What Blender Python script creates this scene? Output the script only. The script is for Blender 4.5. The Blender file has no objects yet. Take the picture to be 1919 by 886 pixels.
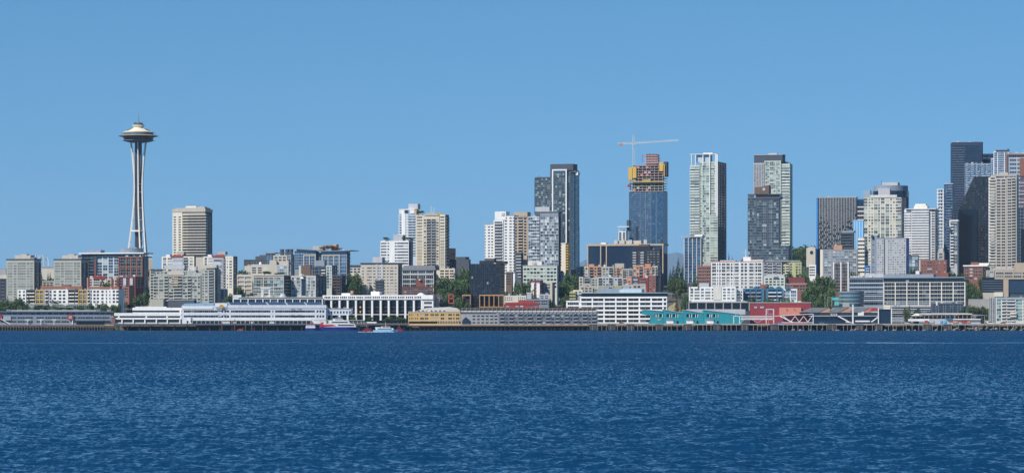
import bpy, bmesh, math, random
import numpy as np
from mathutils import Vector, Matrix
R = math.radians
SC = bpy.context.scene
COL = SC.collection

# ---------------------------------------------------------------- camera
F, CX, HY, HC = 6430.0, 959.5, 604.0, 7.0      # focal length / centre / horizon row in photo pixels, eye height in m
cam = bpy.data.cameras.new('camera'); camo = bpy.data.objects.new('camera', cam); COL.objects.link(camo)
camo.location = (0, 0, HC); camo.rotation_euler = (R(90), 0, 0)
cam.sensor_width = 36.0; cam.lens = 36.0 * F / 1919.0
cam.shift_y = (HY - 443.0) / 1919.0
cam.clip_start = 1.0; cam.clip_end = 60000.0
SC.camera = camo

# ---------------------------------------------------------------- sky, sun, exposure
SUN_AZ, SUN_EL = R(48), R(43)                  # azimuth: to the left of straight behind the camera
w = bpy.data.worlds.new('World'); SC.world = w; w.use_nodes = True
nt = w.node_tree; bg = nt.nodes['Background']
sky = nt.nodes.new('ShaderNodeTexSky'); sky.sky_type = 'NISHITA'; sky.sun_disc = False
sky.sun_elevation = SUN_EL; sky.sun_rotation = math.pi + SUN_AZ
sky.altitude = 0; sky.air_density = 1.0; sky.dust_density = 0.0; sky.ozone_density = 3.0
hsv = nt.nodes.new('ShaderNodeHueSaturation'); hsv.inputs['Saturation'].default_value = 1.3
hsv.inputs['Hue'].default_value = 0.494
tc = nt.nodes.new('ShaderNodeTexCoord'); mp = nt.nodes.new('ShaderNodeMapping'); mp.inputs['Location'].default_value = (0, 0, 0.14); mp.inputs['Scale'].default_value = (1, 1, 1.1)
nt.links.new(tc.outputs['Generated'], mp.inputs['Vector']); nt.links.new(mp.outputs['Vector'], sky.inputs['Vector'])
nt.links.new(sky.outputs['Color'], hsv.inputs['Color']); nt.links.new(hsv.outputs['Color'], bg.inputs['Color'])
bg.inputs['Strength'].default_value = 0.112
sl = bpy.data.lights.new('sun', 'SUN'); so = bpy.data.objects.new('sun', sl); COL.objects.link(so)
sl.energy = 5.0; sl.angle = R(0.53); sl.color = (1.0, 0.94, 0.85)
sd = Vector((-math.sin(SUN_AZ) * math.cos(SUN_EL), -math.cos(SUN_AZ) * math.cos(SUN_EL), math.sin(SUN_EL)))
so.rotation_euler = sd.to_track_quat('Z', 'Y').to_euler(); so.location = (-200, -200, 600)
SC.view_settings.view_transform = 'Standard'; SC.view_settings.look = 'None'
SC.view_settings.exposure = 0.12; SC.view_settings.gamma = 1.0
SC.cycles.use_denoising = True
SC.cycles.max_bounces = 5; SC.cycles.volume_bounces = 0
SC.cycles.caustics_reflective = False; SC.cycles.caustics_refractive = False

# ---------------------------------------------------------------- helpers
def wx(px, Y): return (px - CX) * Y / F
def wz(py, Y): return HC + (HY - py) * Y / F
GP = ([-9e9, 3034, 3036, 3110, 3160, 3250, 3350, 3500, 3800, 5000, 9e9], [-6, -6, 5.0, 6.5, 12, 24, 33, 43, 50, 55, 55])
def gz(Y): return float(np.interp(Y, *GP))

MATS = {}
def mat(name, col, rough=0.7, spec=0.3, var=0.10, metal=0.0, streak=True, ior=None):
    """painted / concrete / brick skin: base colour with patchy weathering and rain streaks"""
    if name in MATS: return MATS[name]
    m = bpy.data.materials.new(name); m.use_nodes = True; MATS[name] = m
    n = m.node_tree; b = n.nodes['Principled BSDF']
    b.inputs['Roughness'].default_value = rough; b.inputs['Metallic'].default_value = metal
    b.inputs['Specular IOR Level'].default_value = spec
    if ior: b.inputs['IOR'].default_value = ior
    if var <= 0:
        b.inputs['Base Color'].default_value = (*col, 1); return m
    g = n.nodes.new('ShaderNodeNewGeometry'); mp = n.nodes.new('ShaderNodeMapping')
    mp.inputs['Scale'].default_value = (0.35, 0.35, 0.06 if streak else 0.35)
    no = n.nodes.new('ShaderNodeTexNoise'); no.inputs['Scale'].default_value = 1.0; no.inputs['Detail'].default_value = 5
    no.inputs['Roughness'].default_value = 0.65
    n.links.new(g.outputs['Position'], mp.inputs['Vector']); n.links.new(mp.outputs['Vector'], no.inputs['Vector'])
    mr = n.nodes.new('ShaderNodeMapRange'); mr.inputs['From Min'].default_value = 0.25; mr.inputs['From Max'].default_value = 0.75
    mr.inputs['To Min'].default_value = 1 - var * 1.6; mr.inputs['To Max'].default_value = 1 + var * 0.7
    n.links.new(no.outputs['Fac'], mr.inputs['Value'])
    mx = n.nodes.new('ShaderNodeMix'); mx.data_type = 'RGBA'; mx.blend_type = 'MULTIPLY'; mx.inputs['Factor'].default_value = 1
    mx.inputs[6].default_value = (*col, 1); n.links.new(mr.outputs['Result'], mx.inputs[7])
    n.links.new(mx.outputs[2], b.inputs['Base Color'])
    return m

def glass(name, stops, rough=0.12, ior=1.6, metal=0.0):
    """panes: each pane (object or island) draws its own interior tone - dark room, blind, curtain"""
    if name in MATS: return MATS[name]
    m = bpy.data.materials.new(name); m.use_nodes = True; MATS[name] = m
    n = m.node_tree; b = n.nodes['Principled BSDF']
    oi = n.nodes.new('ShaderNodeObjectInfo'); ge = n.nodes.new('ShaderNodeNewGeometry')
    ad = n.nodes.new('ShaderNodeMath'); ad.operation = 'ADD'; fr = n.nodes.new('ShaderNodeMath'); fr.operation = 'FRACT'
    n.links.new(oi.outputs['Random'], ad.inputs[0]); n.links.new(ge.outputs['Random Per Island'], ad.inputs[1])
    n.links.new(ad.outputs[0], fr.inputs[0])
    cr = n.nodes.new('ShaderNodeValToRGB'); cr.color_ramp.interpolation = 'CONSTANT'
    e = cr.color_ramp.elements
    e[0].position = 0; e[0].color = (*stops[0][1], 1); e[1].position = stops[1][0]; e[1].color = (*stops[1][1], 1)
    for p, c in stops[2:]:
        q = e.new(p); q.color = (*c, 1)
    n.links.new(fr.outputs[0], cr.inputs['Fac']); n.links.new(cr.outputs['Color'], b.inputs['Base Color'])
    b.inputs['Roughness'].default_value = rough; b.inputs['IOR'].default_value = ior; b.inputs['Metallic'].default_value = metal
    return m

class MB:
    """collects quads / boxes / tubes, links them as one mesh object"""
    def __init__(s): s.v = []; s.f = []; s.m = []; s.k = 0
    def quad(s, a, b, c, d, m=0):
        i = len(s.v); s.v += [a, b, c, d]; s.f.append((i, i+1, i+2, i+3)); s.m.append(m)
    def poly(s, pts, m=0):
        i = len(s.v); s.v += list(pts); s.f.append(tuple(range(i, i+len(pts)))); s.m.append(m)
    def box(s, x0, x1, y0, y1, z0, z1, m=0, bottom=True):
        i = len(s.v)
        s.v += [(x0,y0,z0),(x1,y0,z0),(x1,y1,z0),(x0,y1,z0),(x0,y0,z1),(x1,y0,z1),(x1,y1,z1),(x0,y1,z1)]
        fs = [(0,1,5,4),(1,2,6,5),(2,3,7,6),(3,0,4,7),(4,5,6,7)] + ([(3,2,1,0)] if bottom else [])
        s.f += [tuple(i+q for q in f) for f in fs]; s.m += [m]*len(fs)
    def prism(s, pts, y0, y1, m=0):
        """outline in x-z (counter-clockwise seen from the front, -y), extruded in y"""
        n = len(pts); i = len(s.v)
        s.v += [(x, y0, z) for x, z in pts] + [(x, y1, z) for x, z in pts]
        s.f.append(tuple(range(i, i+n))); s.f.append(tuple(range(i+2*n-1, i+n-1, -1))); s.m += [m, m]
        for k in range(n):
            j = (k+1) % n; s.f.append((i+j, i+k, i+n+k, i+n+j)); s.m.append(m)
    def bar(s, a, b, r, m=0, n=4, r2=None):
        a, b = Vector(a), Vector(b); d = (b-a).normalized()
        u = d.cross(Vector((0,0,1)) if abs(d.z) < 0.9 else Vector((1,0,0))).normalized(); t = d.cross(u)
        r2 = r if r2 is None else r2; i = len(s.v)
        for p, q in ((a, r), (b, r2)):
            for k in range(n):
                an = 2*math.pi*(k+0.5)/n; s.v.append(tuple(p + u*(math.cos(an)*q) + t*(math.sin(an)*q)))
        for k in range(n):
            j = (k+1) % n; s.f.append((i+k, i+j, i+n+j, i+n+k)); s.m.append(m)
        s.f.append(tuple(i+n-1-k for k in range(n))); s.f.append(tuple(i+n+k for k in range(n))); s.m += [m, m]
    def lathe(s, prof, n=32, m=0, c=(0,0,0), close=True):
        i = len(s.v)
        for r, z in prof:
            for k in range(n):
                a = 2*math.pi*k/n; s.v.append((c[0]+r*math.cos(a), c[1]+r*math.sin(a), c[2]+z))
        for q in range(len(prof)-1):
            for k in range(n):
                j = (k+1) % n; s.f.append((i+q*n+k, i+q*n+j, i+(q+1)*n+j, i+(q+1)*n+k)); s.m.append(m)
        if close:
            s.f.append(tuple(i+n-1-k for k in range(n))); s.f.append(tuple(i+(len(prof)-1)*n+k for k in range(n))); s.m += [m, m]
    def mesh(s, name, mats):
        me = bpy.data.meshes.new(name); me.from_pydata(s.v, [], s.f)
        for x in (mats if isinstance(mats, (list, tuple)) else [mats]): me.materials.append(x)
        me.polygons.foreach_set('material_index', s.m); me.update(); return me
    def build(s, name, mats, parent=None, loc=(0,0,0), rz=0, smooth=False):
        me = s.mesh(name, mats)
        if smooth: me.polygons.foreach_set('use_smooth', [True]*len(me.polygons))
        return link(name, me, parent, loc, rz)

def link(name, me, parent=None, loc=(0,0,0), rz=0):
    o = bpy.data.objects.new(name, me); COL.objects.link(o); o.location = loc
    if rz: o.rotation_euler = (0, 0, rz)
    if parent: o.parent = parent
    return o
def tag(o, label, cat, group=None, kind=None):
    o['label'] = label; o['category'] = cat
    if group: o['group'] = group
    if kind: o['kind'] = kind
    return o
def empty(name, loc, rz=0):
    o = link(name, None, None, loc, rz); o.empty_display_size = 1; return o
def struct(o, kind='structure', label=None):
    o['kind'] = kind
    if label: o['label'] = label
    return o

# ---------------------------------------------------------------- water
def make_water():
    rng = np.random.default_rng(4)
    n_r, n_c = 950, 620
    # rows even in view angle so that near chop is finely meshed; then on to the shore and behind the eye
    t = np.linspace(0, 1, n_r); inv = (1-t)/128.0 + t/3060.0
    ys = 1/inv; ys = np.concatenate([[-400, 30, 90], ys])
    u = np.concatenate([[-3.0, -1.0, -0.4], np.linspace(-0.19, 0.19, n_c), [0.4, 1.0, 3.0]])
    Y, U = np.meshgrid(ys, u, indexing='ij'); X = U*np.maximum(np.abs(Y), 300)**0.0*np.maximum(Y, 150.0)
    Z = np.zeros_like(X)
    lam = np.exp(rng.uniform(math.log(0.6), math.log(4.5), 110)); th = R(62) + rng.normal(0, 0.62, 110)
    for L, a in zip(lam, th):
        k = 2*math.pi/L; amp = 0.0046*L**0.75
        ph = k*(X*math.cos(a) + Y*math.sin(a)) + rng.uniform(0, 6.28)
        Z += amp*(np.cos(ph) + 0.22*np.cos(2*ph))
    # sparse steeper crests: a few wave trains, sharpened, switched on and off by slowly drifting groups
    for q in range(9):
        L = rng.uniform(1.8, 5.0); a = R(80) + rng.normal(0, 0.35); k = 2*math.pi/L
        ph = k*(X*math.cos(a) + Y*math.sin(a)) + rng.uniform(0, 6.28)
        gx, gy, g0 = rng.uniform(2.5, 8), rng.uniform(7, 22), rng.uniform(0, 6.28, 4)
        env = np.clip(np.sin(X/gx+g0[0]+1.3*np.sin(Y/gy*.6+g0[2]))*np.sin(Y/gy+g0[1]+1.1*np.sin(X/gx*.5+g0[3])) - 0.35, 0, 1)
        Z += 0.12*L/4*env*((np.cos(ph)+1)/2)**3*2.2
    g = 0.8 + 0.3*np.sin(X/37+Y/61+1.0)*np.sin(X/23-Y/95)
    Z *= g; Z *= np.clip((3040-Y)/900, 0.25, 1)
    n0, n1 = X.shape
    co = np.stack([X, Y, Z], -1).reshape(-1, 3)
    idx = np.arange(n0*n1).reshape(n0, n1)
    q = np.stack([idx[:-1,:-1], idx[:-1,1:], idx[1:,1:], idx[1:,:-1]], -1).reshape(-1, 4)
    me = bpy.data.meshes.new('water'); me.vertices.add(len(co)); me.vertices.foreach_set('co', co.ravel())
    me.loops.add(q.size); me.loops.foreach_set('vertex_index', q.ravel()); me.polygons.add(len(q))
    me.polygons.foreach_set('loop_start', np.arange(0, q.size, 4)); me.polygons.foreach_set('loop_total', np.full(len(q), 4))
    me.polygons.foreach_set('use_smooth', np.ones(len(q), bool)); me.update(calc_edges=True)
    m = bpy.data.materials.new('water'); m.use_nodes = True; n = m.node_tree; b = n.nodes['Principled BSDF']
    b.inputs['Base Color'].default_value = (0.0035, 0.035, 0.092, 1); b.inputs['Roughness'].default_value = 0.08
    b.inputs['IOR'].default_value = 1.33
    ge = n.nodes.new('ShaderNodeNewGeometry')
    def noise(sx, sy, det=3):
        mp = n.nodes.new('ShaderNodeMapping'); mp.inputs['Scale'].default_value = (sx, sy, 1); mp.inputs['Rotation'].default_value = (0, 0, R(24))
        t = n.nodes.new('ShaderNodeTexNoise'); t.inputs['Scale'].default_value = 1; t.inputs['Detail'].default_value = det
        n.links.new(ge.outputs['Position'], mp.inputs['Vector']); n.links.new(mp.outputs['Vector'], t.inputs['Vector']); return t
    a = noise(1.8, 0.55, 4); c = noise(4.4, 1.7, 3); gust = noise(0.012, 0.006, 3)
    mr = n.nodes.new('ShaderNodeMapRange'); mr.inputs['From Min'].default_value = 0.3; mr.inputs['From Max'].default_value = 0.7
    mr.inputs['To Min'].default_value = 0.55; mr.inputs['To Max'].default_value = 1.0
    n.links.new(gust.outputs['Fac'], mr.inputs['Value'])
    # long thin slick left by a passing boat: less chop along one band
    sx = n.nodes.new('ShaderNodeSeparateXYZ'); n.links.new(ge.outputs['Position'], sx.inputs[0])
    wob = noise(0.01, 0.002, 2)
    off = n.nodes.new('ShaderNodeMath'); off.operation = 'MULTIPLY_ADD'; off.inputs[1].default_value = 90
    n.links.new(wob.outputs['Fac'], off.inputs[0]); n.links.new(sx.outputs['Y'], off.inputs[2])
    sl_ = n.nodes.new('ShaderNodeMath'); sl_.operation = 'MULTIPLY_ADD'; sl_.inputs[1].default_value = 0.05   # tilts the band a little
    n.links.new(sx.outputs['X'], sl_.inputs[0]); n.links.new(off.outputs[0], sl_.inputs[2])
    cmpn = n.nodes.new('ShaderNodeMath'); cmpn.operation = 'COMPARE'; cmpn.inputs[1].default_value = 1230; cmpn.inputs[2].default_value = 20
    n.links.new(sl_.outputs[0], cmpn.inputs[0])
    st = n.nodes.new('ShaderNodeMath'); st.operation = 'MULTIPLY_ADD'; st.inputs[1].default_value = -0.5; st.use_clamp = True
    n.links.new(cmpn.outputs[0], st.inputs[0]); n.links.new(mr.outputs['Result'], st.inputs[2])
    # ripple slopes: two octaves of vector noise, tilted towards the camera so distant water renders darker
    def vm(op, a_, b_):
        q = n.nodes.new('ShaderNodeVectorMath'); q.operation = op
        for k, x in enumerate((a_, b_)):
            if x is None: continue
            if isinstance(x, tuple): q.inputs[k].default_value = x
            elif op == 'SCALE' and k == 1: n.links.new(x, q.inputs['Scale'])
            else: n.links.new(x, q.inputs[k])
        return q.outputs[0]
    s1 = vm('MULTIPLY', vm('SUBTRACT', a.outputs['Color'], (0.5, 0.5, 0.5)), (0.62, 0.95, 0))
    s2 = vm('MULTIPLY', vm('SUBTRACT', c.outputs['Color'], (0.5, 0.5, 0.5)), (0.85, 1.25, 0))
    far = n.nodes.new('ShaderNodeMapRange'); far.inputs['From Min'].default_value = 150; far.inputs['From Max'].default_value = 700   # steeper slopes farther out, standing in for waves the mesh loses, darken reflections
    far.inputs['To Min'].default_value = 1.0; far.inputs['To Max'].default_value = 2.0; n.links.new(sx.outputs['Y'], far.inputs['Value'])
    fm = n.nodes.new('ShaderNodeMath'); fm.operation = 'MULTIPLY'; n.links.new(st.outputs[0], fm.inputs[0]); n.links.new(far.outputs[0], fm.inputs[1])
    lean = n.nodes.new('ShaderNodeMapRange'); lean.inputs['From Min'].default_value = 150; lean.inputs['From Max'].default_value = 650
    lean.inputs['To Min'].default_value = 0.10; lean.inputs['To Max'].default_value = 0.26; n.links.new(sx.outputs['Y'], lean.inputs['Value'])
    sv = vm('SCALE', vm('ADD', vm('ADD', s1, s2), vm('SCALE', (0, -1, 0), lean.outputs[0])), fm.outputs[0])
    sv = vm('ADD', sv, ge.outputs['Normal'])
    n.links.new(vm('NORMALIZE', sv, None), b.inputs['Normal'])
    me.materials.append(m)
    struct(link('water', me), label='choppy dark blue bay water')
make_water()
# ---------------------------------------------------------------- ground
def make_ground():
    g = MB(); xs = [-14000, -6000, -1500, -700, -350, 0, 350, 700, 1500, 6000, 14000]
    ys = [3034, 3036, 3070, 3110, 3135, 3160, 3205, 3250, 3300, 3350, 3420, 3500, 3650, 3800, 4300, 5000, 9000, 48000]
    for i in range(len(ys)-1):
        for j in range(len(xs)-1):
            a, b, c, d = xs[j], xs[j+1], ys[i], ys[i+1]
            g.quad((a, c, gz(c)), (b, c, gz(c)), (b, d, gz(d)), (a, d, gz(d)))
    struct(g.build('ground', mat('ground', (0.12, 0.12, 0.10), 0.9, 0.1, 0.3, streak=False)))
make_ground()
# ---------------------------------------------------------------- palette
C = dict(white=(.76,.76,.75), offwhite=(.62,.60,.56), cream=(.64,.56,.43), palecream=(.71,.66,.56), beige=(.50,.455,.39), tan=(.46,.37,.28), sage=(.39,.395,.345),
         lgrey=(.46,.47,.49), grey=(.26,.27,.29), bluegrey=(.24,.28,.34), dgrey=(.10,.105,.12), black=(.022,.024,.032), navy=(.028,.045,.085), brick=(.23,.095,.075),
         red=(.36,.06,.055), rust=(.27,.12,.085), orange=(.50,.27,.17), pink=(.55,.22,.16), yellow=(.62,.42,.16), gold=(.62,.40,.08), olive=(.40,.34,.10), teal=(.02,.27,.32),
         blue=(.04,.15,.26), skyblue=(.10,.40,.75), cobalt=(.03,.20,.55), green=(.30,.34,.20), mint=(.52,.57,.50), concrete=(.40,.38,.35), brown=(.15,.10,.08), slate=(.07,.085,.11),
         paleblue=(.45,.55,.65), maroon=(.16,.04,.045), lime=(.44,.44,.22), roofgrey=(.20,.21,.23), wood=(.45,.27,.13), dark=(.012,.012,.015))
def M(k, **kw):
    return mat(k, C[k], **kw)
G_RES = glass('glass_residential', [(0,(.022,.030,.042)),(.42,(.06,.08,.10)),(.68,(.16,.19,.20)),(.86,(.42,.43,.41))])
G_DARK = glass('glass_dark', [(0,(.007,.010,.020)),(.5,(.013,.019,.034)),(.8,(.03,.042,.06)),(.94,(.11,.13,.15))], ior=1.45)
G_BLUE = glass('glass_blue', [(0,(.014,.055,.13)),(.4,(.020,.075,.17)),(.75,(.04,.105,.20)),(.95,(.09,.16,.24))], ior=1.9)
G_NAVY = glass('glass_navy', [(0,(.008,.018,.045)),(.5,(.011,.024,.055)),(.8,(.018,.034,.07))], ior=1.6)
G_GREEN = glass('glass_green', [(0,(.08,.13,.13)),(.35,(.17,.23,.21)),(.65,(.28,.33,.29)),(.85,(.45,.48,.42))], ior=1.7)
G_PALE = glass('glass_pale', [(0,(.07,.10,.14)),(.3,(.16,.21,.26)),(.6,(.30,.36,.40)),(.85,(.50,.54,.56))], ior=1.7)
G_BLACK = glass('glass_black', [(0,(.006,.007,.012)),(.6,(.010,.012,.020)),(.9,(.03,.036,.05))], ior=1.5)

WM = {}
def window_mesh(w, h, gm, fm, dep=.28, sill=True, name='window'):
    key = (round(w, 2), round(h, 2), gm.name, fm.name, dep, sill)
    if key in WM: return WM[key]
    b = MB(); x, z = w/2, h/2
    b.quad((-x, dep, -z), (x, dep, -z), (x, dep, z), (-x, dep, z), 0)
    n = max(0, int(round(w/1.9)) - 1)
    for i in range(min(n, 5)):
        u = -x + w*(i+1)/(min(n, 5)+1); b.box(u-.05, u+.05, dep-.09, dep-.005, -z, z, 1, False)
    if sill: b.box(-x-.08, x+.08, -.10, dep-.01, -z-.02, -z+.08, 1, False)
    else: b.box(-x, x, dep-.08, dep-.006, -z, -z+.09, 1, False)
    WM[key] = b.mesh(name, [gm, fm]); return WM[key]
BM_ = {}
def balcony_mesh(w, proj, sm, rm, solid):
    key = (round(w, 2), proj, sm.name, rm.name, solid)
    if key in BM_: return BM_[key]
    b = MB(); x = w/2
    b.box(-x, x, -proj, -.01, 0, .22, 0)
    if solid:
        b.box(-x, x, -proj, -proj+.12, .22, 1.15, 1, False); b.box(-x, -x+.1, -proj+.12, -.01, .22, 1.15, 1, False); b.box(x-.1, x, -proj+.12, -.01, .22, 1.15, 1, False)
    else:
        b.box(-x, x, -proj, -proj+.05, .3, 1.1, 1, False); b.box(x-.05, x, -proj+.06, -.01, .3, 1.1, 1, False)
    BM_[key] = b.mesh('balcony', [sm, rm]); return BM_[key]

COLW = {'.': .5, ',': .25, ':': 1., '#': 2., 'w': 1., 'W': 1.8, 'L': 3., 's': .5, 'x': 1., 'X': 2., 'b': 1.8, 'B': 1.8}
OPEN = 'wWLsxXbB'
ALPHA = -0.30
class Bld:
    def __init__(s, name, label, x0, xm, x1, Y, cat='building', d=22., alpha=None, group=None, base=None):
        s.x0, s.xm, s.Y = x0, xm, Y; t0, tm, t1 = (x0-CX)/F, (xm-CX)/F, (x1-CX)/F
        if x1 > xm: a = ALPHA if alpha is None else alpha
        else: a = -math.atan(tm) if alpha is None else alpha
        px = tm*Y; s.W = (px - t0*Y)/(math.cos(a) - t0*math.sin(a))
        s.D = (t1*Y - px)/(-math.sin(a) - t1*math.cos(a)) if x1 > xm else d
        s.k = s.W/(xm-x0); s.zb = gz(Y) - .3 if base is None else base; s.a = a
        s.e = empty(name, (px - s.W*math.cos(a), Y - s.W*math.sin(a), s.zb), a); tag(s.e, label, cat, group)
        s.win = []; s.bal = []; s.roofs = []
    def lx(s, px): return (px - s.x0)*s.k
    def lz(s, py): return wz(py, s.Y) - s.zb
    def body(s, px0=None, px1=None, pyt=0, pat='', n=5, vis=None, side='', sn=None, m='beige', g=None, f='white', off=0., d=None, wf=(.28,.86), top=1.2, dep=.28,
             bot=None, par=.9, parm=None, bm=('offwhite','offwhite'), solid=True, proj=1.3, roofm='roofgrey', sill=True, name='wall', vis_top=None, sm=None, sg=None, sidewf=None):
        g = g or G_RES; x0 = s.lx(s.x0 if px0 is None else px0); x1 = s.lx(s.xm if px1 is None else px1)
        zt = s.lz(pyt); zb = 0 if bot is None else s.lz(bot); D = (s.D if d is None else d)
        y0, y1 = off, off + D
        b = MB(); mw = M(m) if isinstance(m, str) else m; mf = M(f) if isinstance(f, str) else f
        ms = mw if sm is None else M(sm)  # many side walls get a darker colour that paints in their shade
        zw0 = max(s.lz(vis), zb+.5) if vis is not None else zb+.5
        zw1 = (zt - top) if vis_top is None else s.lz(vis_top)
        def face(P, L, pat, n, rz, mi, wf=wf, g=g):
            if not pat:
                b.quad(P(0,0,zb), P(L,0,zb), P(L,0,zt), P(0,0,zt), mi); return
            u, cols = 0., []
            tot = sum(COLW[c] for c in pat)
            for c in pat:
                wd = COLW[c]*L/tot
                if c in OPEN: cols.append((u, u+wd, c))
                u += wd
            fh = (zw1-zw0)/n; prev = 0.
            for (a, e, c) in cols:
                if a - prev > 1e-4: b.quad(P(prev,0,zb), P(a,0,zb), P(a,0,zt), P(prev,0,zt), mi)
                lo, hi = wf if c in 'wWLsB' else ((.10,.97) if c in 'xX' else (.02,.93))
                dd = dep if c in 'wWLsB' else (.14 if c in 'xX' else 1.5)
                if c in 'xX': e -= min(.12, (e-a)*.1)
                zp = zb
                for k in range(n):
                    za, ze = zw0 + (k+lo)*fh, zw0 + (k+hi)*fh
                    b.quad(P(a,0,zp), P(e,0,zp), P(e,0,za), P(a,0,za), mi); zp = ze
                    b.quad(P(a,0,za), P(e,0,za), P(e,dd,za), P(a,dd,za), mi)
                    b.quad(P(a,dd,ze), P(e,dd,ze), P(e,0,ze), P(a,0,ze), mi)
                    b.quad(P(a,0,ze), P(a,0,za), P(a,dd,za), P(a,dd,ze), mi)
                    b.quad(P(e,0,za), P(e,0,ze), P(e,dd,ze), P(e,dd,za), mi)
                    s.win.append((P((a+e)/2, 0, (za+ze)/2), rz, e-a, ze-za, g, mf, dd, sill and c in 'wWLs'))
                    if c == 'b': s.bal.append((P((a+e)/2, .02, za), rz, e-a-.05, .9, bm, solid))
                    if c == 'B': s.bal.append((P((a+e)/2, 0, zw0+k*fh), rz, e-a, proj, bm, solid))
                b.quad(P(a,0,zp), P(e,0,zp), P(e,0,zt), P(a,0,zt), mi); prev = e
            if L - prev > 1e-4: b.quad(P(prev,0,zb), P(L,0,zb), P(L,0,zt), P(prev,0,zt), mi)
        face(lambda u, q, z: (x0+u, y0+q, z), x1-x0, pat, n, 0, 0)
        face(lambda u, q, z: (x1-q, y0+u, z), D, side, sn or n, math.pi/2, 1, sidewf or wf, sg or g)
        b.quad((x0,y1,zb),(x0,y0,zb),(x0,y0,zt),(x0,y1,zt),1); b.quad((x1,y1,zb),(x0,y1,zb),(x0,y1,zt),(x1,y1,zt),0)
        zr = zt - min(par, .6); b.quad((x0,y0,zr),(x1,y0,zr),(x1,y1,zr),(x0,y1,zr),2)
        b.build(name, [mw, ms, M(roofm)], s.e); s.roofs.append((x0, x1, y0, y1, zr))
        if parm:
            q = MB(); q.box(x0-.35, x1+.35, y0-.35, y1+.35, zt+.004, zt+par); q.build('cornice', M(parm), s.e)
        return s
    def box(s, name, px0, px1, py0, py1, m, off=2., d=8., label=None):
        b = MB(); b.box(s.lx(px0), s.lx(px1), off, off+d, s.lz(py1), s.lz(py0))
        o = b.build(name, M(m) if isinstance(m, str) else m, s.e)
        if label: o['label'] = label
        return o
    def poly(s, name, pts, m, off=0., d=8.):
        b = MB(); b.prism([(s.lx(x), s.lz(y)) for x, y in pts], off, off+d); return b.build(name, M(m) if isinstance(m, str) else m, s.e)
    def drum(s, name, pc, r, py0, py1, m, off=8., n=28, r2=None):
        b = MB(); b.lathe([(r*s.k, s.lz(py1)), ((r2 or r)*s.k, s.lz(py0))], n, 0, (s.lx(pc), off, 0)); return b.build(name, M(m) if isinstance(m, str) else m, s.e)
    def bands(s, px0, px1, py0, py1, n, h, m, proj=.35, name='floor_band', off=0., side=0., back=0.):
        """n equal horizontal bands on the front (and wrapping round the right side by `side` metres)"""
        b = MB(); x0, x1 = s.lx(px0), s.lx(px1); b.box(x0, x1+ (proj if side else 0), off-proj, off-.012+back, -h/2, h/2)
        if side: b.box(x1+.012, x1+proj, off-.012+back, off+side, -h/2, h/2)
        me = b.mesh(name, M(m)); z0, z1 = s.lz(py1), s.lz(py0)
        for i in range(n): link(name, me, s.e, (0, 0, z1 + (z0-z1)*(i/(n-1) if n > 1 else 0)))
    def fins(s, px0, px1, py0, py1, n, w, m, proj=.35, name='fin', off=0.):
        b = MB(); b.box(-w/2, w/2, off-proj, off-.01, s.lz(py1), s.lz(py0)); me = b.mesh(name, M(m))
        for i in range(n): link(name, me, s.e, (s.lx(px0 + (px1-px0)*(i/(n-1) if n > 1 else 0)), 0, 0))
    def done(s, cap=300):
        rq = random.Random(int(s.x0*7+s.Y))          # plant, hatches and stub vents that clutter every flat roof
        for (x0, x1, y0, y1, z) in s.roofs:
            if x1-x0 < 7 or y1-y0 < 5: continue
            for _ in range(min(6, int((x1-x0)/6))):
                w_, d_, h_ = rq.uniform(.8, 3.2), rq.uniform(.8, 2.5), rq.uniform(.9, 2.6); x = rq.uniform(x0+.8, x1-w_-.8); y = rq.uniform(y0+1.2, max(y0+1.3, y1-d_-.5))
                u = MB(); u.box(x, x+w_, y, min(y+d_, y1-.1), z+.003, z+h_)
                if rq.random() < .35: u.bar((x+w_*.5, y+.3, z+h_), (x+w_*.5, y+.3, z+h_+rq.uniform(.8, 3)), .07)
                u.build('roof_unit', M(rq.choice(('lgrey', 'grey', 'offwhite', 'concrete', 'bluegrey'))), s.e)
        rest = {}
        for i, (p, rz, w, h, g, f, dd, sill) in enumerate(s.win):
            if i < cap: link('window', window_mesh(w, h, g, f, dd, sill), s.e, p, rz)
            else: rest.setdefault(g.name, []).append((p, rz, w, h, g, f, dd))
        for L in rest.values():
            b = MB()
            for (p, rz, w, h, g, f, dd) in L:
                c, sn = math.cos(rz), math.sin(rz)
                T = lambda x, y, z: (p[0]+c*x-sn*y, p[1]+sn*x+c*y, p[2]+z)
                b.quad(T(-w/2,dd,-h/2), T(w/2,dd,-h/2), T(w/2,dd,h/2), T(-w/2,dd,h/2), 0)
            o = b.build('window_field', [L[0][4]], s.e); o['kind'] = 'stuff'
        for (p, rz, w, pr, bm, solid) in s.bal[:300]: link('balcony', balcony_mesh(w, pr, M(bm[0]), M(bm[1]), solid), s.e, p, rz)
        return s
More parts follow.
